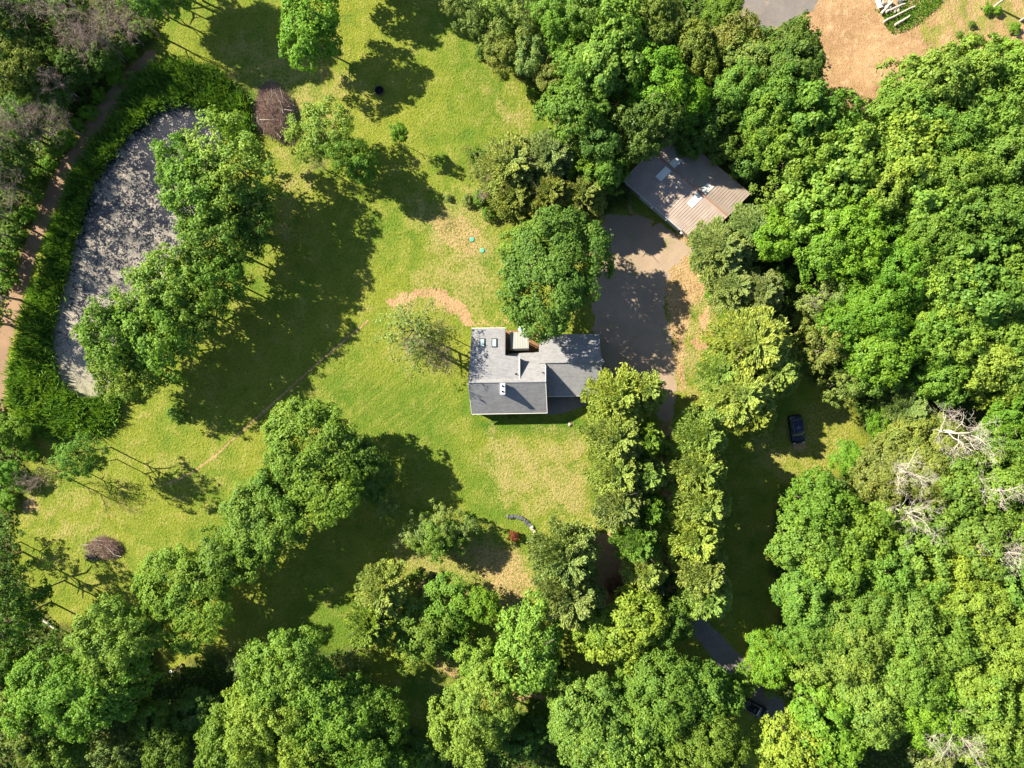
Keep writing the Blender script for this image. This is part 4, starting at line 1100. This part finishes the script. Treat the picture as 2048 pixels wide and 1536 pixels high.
# brush piles -------------------------------------------------------
def stick_pile(name, poly_px, hmax, n, mat, seed, label, long_=2.6, n_white=6, r=0.022, dirbias=None):
    rng = random.Random(seed); b = MB(); P0 = Vector(P(sum(p[0] for p in poly_px) / len(poly_px), sum(p[1] for p in poly_px) / len(poly_px), 0))
    X = [p[0] for p in poly_px]; Y = [p[1] for p in poly_px]
    cx, cy = sum(X) / len(X), sum(Y) / len(Y)
    ex = (max(X) - min(X)) / 2; ey = (max(Y) - min(Y)) / 2
    root = empty(name, P0); setp(root, label, 'brush pile')
    def one(bb, L, rr, top=False):
        while True:
            x = rng.uniform(min(X), max(X)); y = rng.uniform(min(Y), max(Y))
            if inside(np.array([x]), np.array([y]), poly_px)[0]: break
        e = 1 - min(1, math.hypot((x - cx) / ex, (y - cy) / ey)) ; z = hmax * (min(1, e * 1.7)) * (1 if top else rng.random() ** .5) + .05
        c = Vector(P(x, y, z)) - P0
        a = rng.uniform(0, math.pi) if dirbias is None else rng.gauss(dirbias, .55)
        d = Vector((math.cos(a), math.sin(a), rng.uniform(-.22, .22)))
        k = Vector((rng.uniform(-.1, .1), rng.uniform(-.1, .1), rng.uniform(-.05, .08))) * L
        p = [c - d * L / 2, c - d * L * .1 + k, c + d * L / 2 + k * .4]
        for q in p: q.z = max(q.z, .03)
        bb.tube(p, [rr, rr * .8, rr * .35], 3, cap=False)
        if rng.random() < .5:
            d2 = (d + Vector((rng.uniform(-.8, .8), rng.uniform(-.8, .8), rng.uniform(-.1, .3)))).normalized()
            bb.tube([p[1], p[1] + d2 * L * .35], [rr * .6, rr * .25], 3, cap=False)
    for _ in range(n): one(b, rng.uniform(.4, 1) * long_, r * rng.uniform(.6, 1.4))
    b.build('twigs', mat, root)
    if n_white:
        wb_ = MB()
        for _ in range(n_white): one(wb_, rng.uniform(.8, 1.4) * long_, r * 1.7, True)
        wb_.build('pale_branches', M_DEAD, root)
    # core so that the heap is solid
    return root
stick_pile('brush_pile', [(520, 175), (548, 165), (572, 190), (590, 215), (588, 260), (584, 285), (560, 278), (530, 262), (506, 245), (512, 205)], 2.0, 2100, M_BRUSH, 1, 'large heap of cut brown branches on the lawn beside the pond reeds', 2.3, 26, .026, math.pi / 2 + .2)
stick_pile('brush_pile', [(172, 1088), (205, 1070), (232, 1082), (246, 1100), (232, 1116), (175, 1118)], 1.1, 850, M_BRUSH, 2, 'small brush pile topped with white branches on the lower lawn', 1.7, 16, .022)
stick_pile('brush_pile', [(838, 1172), (850, 1160), (880, 1180), (885, 1200), (865, 1212), (845, 1200)], .9, 420, M_BRUSH, 3, 'dark twig heap between two leafy trees on dry grass', 1.5, 0, .024)
stick_pile('brush_pile', [(868, 1150), (885, 1150), (892, 1168), (880, 1175), (870, 1165)], .7, 150, flat('dark_root', (.05, .035, .025), .9), 4, 'small dark uprooted stump with spread roots on dry ground', 1.3, 0, .035)
stick_pile('brush_pile', [(1215, 1160), (1262, 1130), (1270, 1160), (1262, 1185), (1240, 1200), (1215, 1185)], .9, 420, barkmat('rusty_boughs', (0.12, 0.05, 0.03), (0.32, 0.13, 0.07)), 5, 'reddish heap of fallen boughs on orange needle litter', 2.0, 0, .024)
stick_pile('brush_pile', [(1625, 185), (1660, 180), (1670, 200), (1650, 215), (1628, 212)], .8, 160, M_BRUSH, 8, 'grey branches in shade at the corner of the cleared dirt lot', 2.0, 12, .03)

# logs and boards at the cleared lot
def log(x0, y0, x1, y1, r, mat, label, z0=.45, z1=.45, name='log', grp=None):
    a = Vector(P(x0, y0, z0)); c = Vector(P(x1, y1, z1)); m_ = MB(); d = c - a; n = 6; rg = random.Random(int(x0 + y1))
    pts = [d * (i / n) + Vector((rg.uniform(-.06, .06), rg.uniform(-.06, .06), 0)) for i in range(n + 1)]
    m_.tube(pts, [r * (1 - .35 * i / n) for i in range(n + 1)], 8); o = m_.build(name, mat, loc=a); setp(o, label, 'log', grp); return o
log(1762, 27, 1786, 2, .22, M_DEAD, 'pale log leaning against the rubble on the cleared lot')
log(1771, 24, 1810, 7, .20, M_DEAD, 'pale log below the rubble heap, nearest to it')
log(1766, 44, 1830, 12, .17, M_DEAD, 'long thin pale log in weeds, longest on the lot')
log(1790, 50, 1820, 31, .20, M_DEAD, 'short thick pale log in weeds, lowest on the lot')
log(60, 1228, 85, 1238, .25, M_DEAD, 'pale fallen log with bark gone, lower left shade')
log(86, 1240, 108, 1256, .24, M_DEAD, 'grey fallen log end beside the pale one, lower left shade')
log(170, 176, 232, 100, .12, M_TWIG, 'thin grey fallen trunk across the undergrowth near the path')
m_ = MB(); m_.box((0, 0, .35), (.75, 2.2, .12), math.radians(20)); o = m_.build('board', flat('board_white', (.6, .61, .63), .6, .08), loc=P(1754, 5, .3)); setp(o, 'white board lying at the top edge of the dirt lot', 'board')
for i, (x, y, s) in enumerate(((1768, 6, .5), (1776, 14, .45), (1788, 22, .4), (1800, 3, .5), (1796, 21, .35), (1780, 4, .45), (1765, 14, .35), (1808, -2, .4))):
    me = rockmesh(60 + i, s); me.materials.append(M_STONEL if i != 3 else M_STONE); o = link('rubble_block', me, loc=P(x, y, .2))
    setp(o, '%s rubble lump by the white board, %s from the left' % (('dark' if i == 3 else 'pale'), {6: 'first', 0: 'second', 1: 'third', 5: 'fourth', 2: 'fifth', 4: 'sixth', 3: 'seventh', 7: 'eighth'}[i]), 'rubble', 'rubble by the white board')
# two bleached poles standing at the upper right
for (x, y, r, lb) in ((1989, 13, .2, 'pale bare pole standing in weeds at the top right'), (2040, 42, .17, 'pale bare pole at the right edge above the trees')):
    m_ = MB(); m_.tube([(0, 0, 0), (.05, 0, 3), (.1, .05, 7.5)], [r, r * .9, r * .7], 8); o = m_.build('wooden_pole', M_DEAD, loc=P(x, y, 0)); setp(o, lb, 'pole')
# ------------------------------------------------------------------ trees
TREES = """
35 105 60 O 11 M
330 4 30 G 10
-20 60 70 D 12
-60 330 60 D 11 O
-50 470 60 D 11 O
-60 620 60 G 10 O
615 50 66 B 12 M
455 322 80 Y 14 K
352 340 50 G 13 K
405 400 72 G 15 K
485 400 66 G 14 K
425 480 72 G 14 K
500 465 48 D 12 K
385 560 70 G 14 K
312 590 64 Y 14 K
448 560 52 G 13 K
245 645 62 G 14 K
218 705 66 G 14 K
300 690 74 G 14 K
262 745 56 Y 12 K
350 645 58 G 13 K
405 630 46 D 12 K
640 262 52 Y 10 K
690 300 44 G 10 K
722 332 36 G 9 K
158 905 42 G 13 O
186 928 30 G 10 O
630 925 104 G 14
500 1058 88 G 13
372 1190 92 G 12
562 990 60 G 12
742 960 46 D 8 K
725 905 40 D 11 K
440 1110 60 G 12
950 30 40 S 9 O
905 3 28 S 8 O
1000 22 46 Y 10 O
990 72 34 S 8 O
1050 62 48 O 10 O
1022 108 40 O 8
1072 112 44 S 9
1095 18 46 G 12 O
1102 152 34 O 9
1128 68 42 G 12
1150 215 70 G 15
1172 135 54 G 15
1232 62 62 Y 16 C
1215 142 54 Y 16 C
1182 18 48 G 15
1330 182 76 B 15
1292 250 56 D 15
1200 275 46 D 13
1320 30 44 O 13
1300 92 40 O 13
1402 108 52 O 13
1455 84 48 O 13
1440 28 34 G 11
1502 122 50 O 14
1590 112 62 D 17
1555 160 46 D 16
1480 185 50 G 15 M
1540 205 56 G 17
1530 262 50 G 16
1425 232 50 D 11
1385 278 34 D 7
1452 284 40 D 8
1498 322 32 D 7
1378 215 50 G 12 M
1630 245 64 G 17 C
1600 300 56 G 16 C
1700 325 76 Y 18 C
1640 392 70 Y 16 C
1565 395 50 Y 13 O
1552 462 48 B 12
1850 170 82 Y 17 M
1790 230 64 Y 16
1940 165 66 Y 16
2022 150 58 Y 16
1980 245 76 Y 17
1880 262 74 G 18
1802 318 66 Y 18 C
1900 350 76 G 19
2000 335 66 G 18
2060 300 60 G 18
1838 405 66 Y 18 C
1765 395 54 Y 17
1722 460 82 B 18 L
1650 512 64 B 15 M
1790 520 74 B 17
1885 470 76 G 19
1965 440 76 G 19
2035 450 58 G 18
1940 560 74 G 18 C
1850 565 64 Y 17 M
2025 560 58 G 18
1660 588 46 S 11 O
1750 610 74 B 15 L
1690 655 46 B 12
1785 690 68 B 14
1655 700 52 O 10 O
1690 768 40 O 9 O
1850 665 62 G 15
1930 650 74 F 17
2012 662 66 G 18
1965 735 68 F 15
1885 755 52 G 13
1745 742 44 G 11
2040 745 52 G 16
1802 812 52 S 9 W
1845 850 44 S 8 W
1765 848 34 B 5
2024 838 54 B 13
2000 905 50 G 12
1850 930 82 O 11 L
1780 945 62 O 10
1700 915 34 B 5
1925 990 66 G 13
1640 1010 62 G 15 M
1700 1062 68 G 15
1605 1085 56 G 15
1680 1142 66 G 16
1612 1180 56 G 15
1778 1050 62 F 13 O
1850 1105 70 F 15
1992 975 62 G 15
2040 1060 60 G 15
1965 1085 66 G 16
2035 1160 58 G 16
1905 1165 80 F 16 L
1785 1150 74 G 16
1640 1242 70 G 16 L
1722 1232 76 G 17
1702 1312 72 Y 17
1640 1325 56 Y 14
1812 1242 74 G 18
1802 1332 76 G 18
1885 1290 66 G 18
1962 1222 76 Y 18
2032 1262 50 F 17
1972 1318 76 F 18
2022 1398 66 F 18
1735 1395 82 Y 17 L
1872 1402 76 B 18
1935 1375 56 Y 18
1645 1440 66 B 15 C
1598 1498 66 F 15 M
1670 1478 54 B 15 C
1545 1315 46 B 10 M
1955 1450 56 Y 17
2025 1480 60 G 17
1770 1462 40 O 6 O
1870 1512 46 S 7 O
1990 1530 50 G 14
1100 545 106 D 15
1060 490 50 G 13
90 100 40 D 9
150 130 40 D 8
40 250 44 D 9
100 200 36 D 7
200 110 34 D 7
20 330 40 D 9
60 160 40 D 9
40 30 46 D 10
140 20 44 D 9
1022 335 62 S 12 P
960 345 26 S 6 O
1100 318 62 S 12 P
1180 320 56 G 12 P
1100 392 58 O 11 P
1030 395 46 O 10 P
1168 395 50 O 11 P
1215 350 40 G 11
1440 500 62 S 10 P
1505 462 56 S 10 P
1520 585 46 S 9 P
1465 575 46 S 9 P
1500 690 78 V 14 P
1478 790 68 V 13 P
1440 745 44 V 11 P
1545 745 52 V 12 P
1510 830 40 V 11 P
1235 795 62 V 14 P
1290 785 42 V 13 P
1232 875 62 V 15 P
1290 880 40 G 13 P
1235 945 54 V 15 P
1290 950 42 V 13 P
1240 1008 56 S 15 P
1295 1020 40 G 13 P
1275 1080 48 G 14 P
1290 1140 44 V 13 P
1285 1205 36 B 11 P
1400 872 54 V 15 P
1395 938 56 V 16 P
1402 1005 58 V 16 P
1385 1075 56 V 16 P
1400 1140 56 V 16 P
1412 1190 50 V 14 P
1130 1110 70 S 16 W
1140 1185 72 S 15 W
1315 1180 22 U 5 N
838 1072 40 S 7 O
880 1046 38 S 7 O
890 1088 42 G 7 O
925 1058 28 S 6 O
862 1066 40 G 8
772 1012 30 S 6 O
768 1182 54 V 12 P
745 1248 52 F 12 P
842 1262 64 G 8 K
905 1218 52 G 8 K
955 1205 36 B 9
822 1300 40 F 6 O
1062 1288 74 Y 15 M
962 1330 42 Y 12 M
958 1425 82 Y 16 L
1252 1270 72 F 14 M
1200 1262 44 F 12
1345 1245 46 G 11
1282 1345 46 G 12
1150 1395 46 G 13
1178 1455 82 Y 16 L
1325 1420 92 G 16 L
1420 1395 58 G 14
1405 1492 72 G 16
1262 1490 64 Y 16
1485 1360 26 G 7
1040 1482 40 D 9
1100 1335 40 D 6
905 1285 30 D 5
1085 1440 36 D 8
210 1300 82 G 17 L
125 1395 84 G 17 L
225 1390 70 G 16
60 1470 60 O 14
15 1400 50 O 14
15 1245 58 D 15 O
62 1190 50 D 12 O
6 1095 36 D 6 O
-60 1140 60 D 17 O
12 870 36 B 5
10 945 26 B 4
20 1330 44 D 12
482 1322 30 S 7 O
580 1372 92 G 17 L
662 1420 92 G 17 L
532 1440 82 Y 17 L
602 1502 82 Y 17 L
715 1450 72 G 15
702 1325 34 S 8 O
752 1522 60 G 16
452 1492 62 G 14
222 1512 46 S 11 O
330 1490 50 D 10
400 1430 46 D 7
120 1520 56 G 13
300 1440 44 D 9
800 270 19 B 7
840 1500 44 D 9
690 -95 62 G 12
760 -120 60 G 13
300 -90 80 G 17
210 -110 60 G 17
345 -75 62 G 16
"""
for ln in TREES.strip().splitlines():
    q = ln.split(); px, py, r = map(float, q[:3]); tree(px, py, r, q[3], float(q[4]), q[5] if len(q) > 5 else None)
# thin-leaved tree whose shadow falls on the house
tree(828, 660, 76, 'S', 15, 'T'); tree(872, 705, 50, 'O', 9, 'T'); tree(852, 690, 44, 'S', 13, 'T'); tree(878, 660, 34, 'S', 11, 'T')
tree(110, 945, 34, 'O', 9, 'T')
# leafless trees
for i, (px, py, s) in enumerate(((105, 28, 1.1), (175, 62, 1.15), (222, 30, 1.05), (262, 18, .95), (112, 165, .75), (62, 248, .9), (112, 238, .8), (25, 18, 1.0), (160, 95, .8), (205, 78, .8))):
    baretree(px, py, BARE, i, s, i * 1.3, base=False)
for i, (px, py, s) in enumerate(((65, 325, 1.35), (42, 348, 1.3), (24, 440, 1.2), (36, 480, 1.1), (14, 545, 1.2), (78, 392, 1.1), (40, 600, 1.1), (20, 650, 1.15), (88, 285, 1.0), (20, 160, 1.2), (340, 35, .8))):
    baretree(px, py, BARE, i, s, i * 1.7)
baretree(850, 696, BARE, 1, .95, .4); baretree(890, 716, BARE, 2, .8, 2.4); baretree(128, 950, BARE, 0, .7, 1.0); baretree(652, 340, BARE, 2, .5, 1.0)
baretree(985, 372, BARE, 0, .5, 2.0); baretree(970, 400, BARE, 1, .4, 3.0)
for i, (px, py, s, rot) in enumerate(((1945, 868, 1.15, .3), (1840, 950, .95, 2.2), (1835, 1035, .95, 4.0), (2015, 985, 1.05, 5.1), (2015, 1110, 1.05, 1.1), (1925, 1475, 1.15, 2.9), (1885, 1385, .8, 1.7), (1800, 1085, .75, .5), (1945, 1040, .6, 3.5), (1630, 605, .5, .5))):
    baretree(px, py, DEAD, i, s, rot, name='dead_tree', what='bleached white dead tree', group='bleached dead trees', base=False, zc=15)
# shrubs
for (x, y, r, tn, h) in ((255, 100, 18, 'B', 2.4), (232, 150, 20, 'B', 2.5), (197, 190, 16, 'B', 2.2), (176, 226, 17, 'B', 2.2), (152, 250, 18, 'G', 2.4), (132, 276, 20, 'B', 2.6), (112, 300, 20, 'G', 2.6), (96, 330, 17, 'B', 2.2), (66, 356, 17, 'B', 2.2),
        (66, 386, 20, 'G', 2.6), (56, 428, 20, 'B', 2.6), (24, 470, 24, 'G', 3), (14, 520, 22, 'B', 2.6), (18, 560, 20, 'B', 2.4), (30, 420, 20, 'D', 2.6), (280, 60, 22, 'G', 2.6), (90, 210, 26, 'D', 3), (40, 200, 26, 'D', 3),
        (160, 160, 22, 'D', 3), (348, 826, 18, 'G', 1.6), (250, 782, 20, 'G', 2), (40, 860, 30, 'B', 3), (15, 1000, 22, 'B', 2.4), (50, 960, 22, 'B', 2.4), (62, 905, 20, 'B', 2), (961, 106, 13, 'D', 1.6), (820, 1155, 8, 'D', 1.2),
        (1082, 170, 16, 'G', 2), (1068, 186, 12, 'G', 1.6), (960, 398, 16, 'G', 2), (975, 428, 14, 'G', 1.8), (935, 400, 12, 'S', 1.5), (895, 395, 8, 'S', 1),
        (1975, 18, 12, 'B', 1.3), (1995, 22, 10, 'B', 1.2), (2030, 55, 12, 'B', 1.3), (2008, 80, 8, 'Y', 1), (1920, 70, 8, 'G', 1), (1945, 48, 7, 'G', 1),
        (1640, 208, 20, 'G', 2), (1690, 560, 30, 'O', 3), (1620, 640, 34, 'O', 4), (1600, 720, 30, 'D', 3), (1560, 560, 30, 'D', 3), (1290, 1255, 20, 'D', 2.5), (1225, 1255, 24, 'D', 3), (1390, 520, 14, 'Y', 1.8), (1420, 590, 12, 'B', 1.2),
        (1335, 900, 22, 'D', 2.5), (1345, 960, 18, 'O', 2), (1335, 1030, 22, 'D', 2.5), (1345, 1095, 20, 'O', 2), (1335, 1150, 24, 'D', 3), (1330, 1200, 26, 'D', 3), (1860, 640, 30, 'D', 4), (1540, 1380, 18, 'S', 1.6), (1580, 1370, 24, 'S', 1.8), (1350, 1210, 22, 'D', 2.5), (1690, 1420, 30, 'D', 3)):
    shrub(x, y, r, tn, h)
for (x, y, lb) in ((1014, 834, 'left clump of yellow-green plants at the south wall'), (1027, 834.5, 'right clump of yellow-green plants at the south wall')):
    shrub(x, y, 5, 'F', .9, 'garden_plant', label=lb)
label_plants()

# ------------------------------------------------------------------ stuff: undergrowth, reeds, lot weeds
def scatter(polys, n, seed, excl=()):
    rng = np.random.RandomState(seed); out = []
    tot = 0
    X0 = min(p[0] for q in polys for p in q); X1 = max(p[0] for q in polys for p in q); Y0 = min(p[1] for q in polys for p in q); Y1 = max(p[1] for q in polys for p in q)
    X0 = max(X0, -150); X1 = min(X1, 2200); Y0 = max(Y0, -130); Y1 = min(Y1, 1670)
    while tot < n:
        x = rng.uniform(X0, X1, n); y = rng.uniform(Y0, Y1, n); ok = np.zeros(n, bool)
        for q in polys: ok |= inside(x, y, q)
        for q in excl: ok &= ~inside(x, y, q)
        ok &= vnoise(x + 3000, y + 3000, 30, seed) * .7 + rng.rand(n) * .5 > .38
        out.append(np.stack([x[ok], y[ok]], 1)); tot += ok.sum()
    return np.concatenate(out)[:n]
LOT = [(1380, -60), (1470, 50), (1640, 60), (1640, 190), (1740, 260), (1840, 170), (1960, 130), (2048, 100), (2300, 60), (2300, -200), (1380, -200)]
LANE = along([(1330, 1150), (1355, 1210), (1395, 1250), (1440, 1300), (1490, 1355), (1535, 1405), (1580, 1460), (1640, 1560)], 52)
S = scatter(FOREST, 170000, 5, (LOT, LANE, POND))
rng = np.random.RandomState(9)
hz = 0.15 + 2.0 * vnoise(S[:, 0] + 900, S[:, 1] + 900, 14, 8) ** 1.6 * rng.rand(len(S)) + .15
C = np.stack([(S[:, 0] - 1024) / 12, -(S[:, 1] - 768) / 12, hz], 1)
N = rng.normal(size=(len(S), 3)) * .5 + np.array([-.25, .15, .9])
V, Fq = leaf_quads(rng, C, N, .48)
o = link('undergrowth', mesh_np('undergrowth', V, Fq, M_LEAF, {'v': np.repeat(rng.rand(len(S)), 4)})); o.color = (.062, .135, .02, 1); setp(o, 'low leafy undergrowth on the forest floor', kind='stuff')

REED_OUT = [(330, 128), (380, 128), (430, 142), (470, 172), (500, 215), (505, 270), (470, 290), (440, 262), (425, 225), (380, 208), (330, 212), (296, 234), (250, 282), (215, 326), (186, 368), (172, 410), (158, 460), (142, 510), (132, 560), (118, 610), (108, 660), (106, 720), (122, 765), (150, 792), (185, 800), (215, 782), (245, 800), (232, 850), (180, 872), (110, 875), (50, 858), (22, 810), (18, 760), (32, 690), (52, 620), (78, 555), (98, 495), (118, 430), (135, 385), (158, 335), (182, 290), (215, 245), (240, 205), (270, 165), (300, 140)]
S = scatter([REED_OUT], 30000, 15); S = S + np.random.RandomState(5).normal(size=S.shape) * 4.5; S = S[(vnoise(S[:, 0] + 700, S[:, 1] + 700, 13, 31) + .25 * vnoise(S[:, 0] + 70, S[:, 1] + 70, 5, 32)) > .3]; rng = np.random.RandomState(19); n = len(S)
Lr = rng.uniform(.7, 1.9, n) * (0.45 + .95 * vnoise(S[:, 0] + 500, S[:, 1] + 500, 10, 4)); B = np.stack([(S[:, 0] - 1024) / 12, -(S[:, 1] - 768) / 12, np.zeros(n)], 1)
d = rng.normal(size=(n, 3)) * .42; d[:, 2] = 1; d[:, 0] += .12; d[:, 1] += .1; d /= np.linalg.norm(d, axis=1, keepdims=True)
a = rng.rand(n) * 6.283; side = np.stack([np.cos(a), np.sin(a), 0 * a], 1) * rng.uniform(.07, .14, n)[:, None]
tip = B + d * Lr[:, None]; tip2 = tip + (d * .35 + rng.normal(size=(n, 3)) * .3) * .5; mid = B + d * Lr[:, None] * .55
V = np.stack([B - side * .5, mid - side, tip2, mid + side], 1).reshape(-1, 3); Fq = np.arange(n * 4).reshape(n, 4)
o = link('reeds', mesh_np('reeds', V, Fq, M_NEEDLE, {'v': np.repeat(np.clip(rng.rand(n) * .6 + .7 * vnoise(S[:, 0] + 40, S[:, 1] + 40, 16, 77) - .15, 0, 1), 4)})); o.color = (.125, .255, .045, 1); setp(o, 'belt of tall green reeds round the grey pond', kind='stuff')

# tall weeds on the cleared lot's green bank
WEED = [(1745, 18), (1765, 30), (1768, 50), (1782, 68), (1800, 68), (1840, 45), (1880, 10), (1890, -20), (1830, -20), (1800, 12), (1780, 28)]
S = scatter([WEED], 3600, 25); rng = np.random.RandomState(29); n = len(S)
C = np.stack([(S[:, 0] - 1024) / 12, -(S[:, 1] - 768) / 12, rng.rand(n) * .4], 1)
V, Fq = leaf_quads(rng, C, rng.normal(size=(n, 3)) * .6 + np.array([0, 0, .8]), .3, .35)
o = link('weeds', mesh_np('weeds', V, Fq, M_LEAF, {'v': np.repeat(rng.rand(n), 4)})); o.color = (.075, .19, .012, 1); setp(o, 'bright green weeds growing over the rubble bank', kind='stuff')
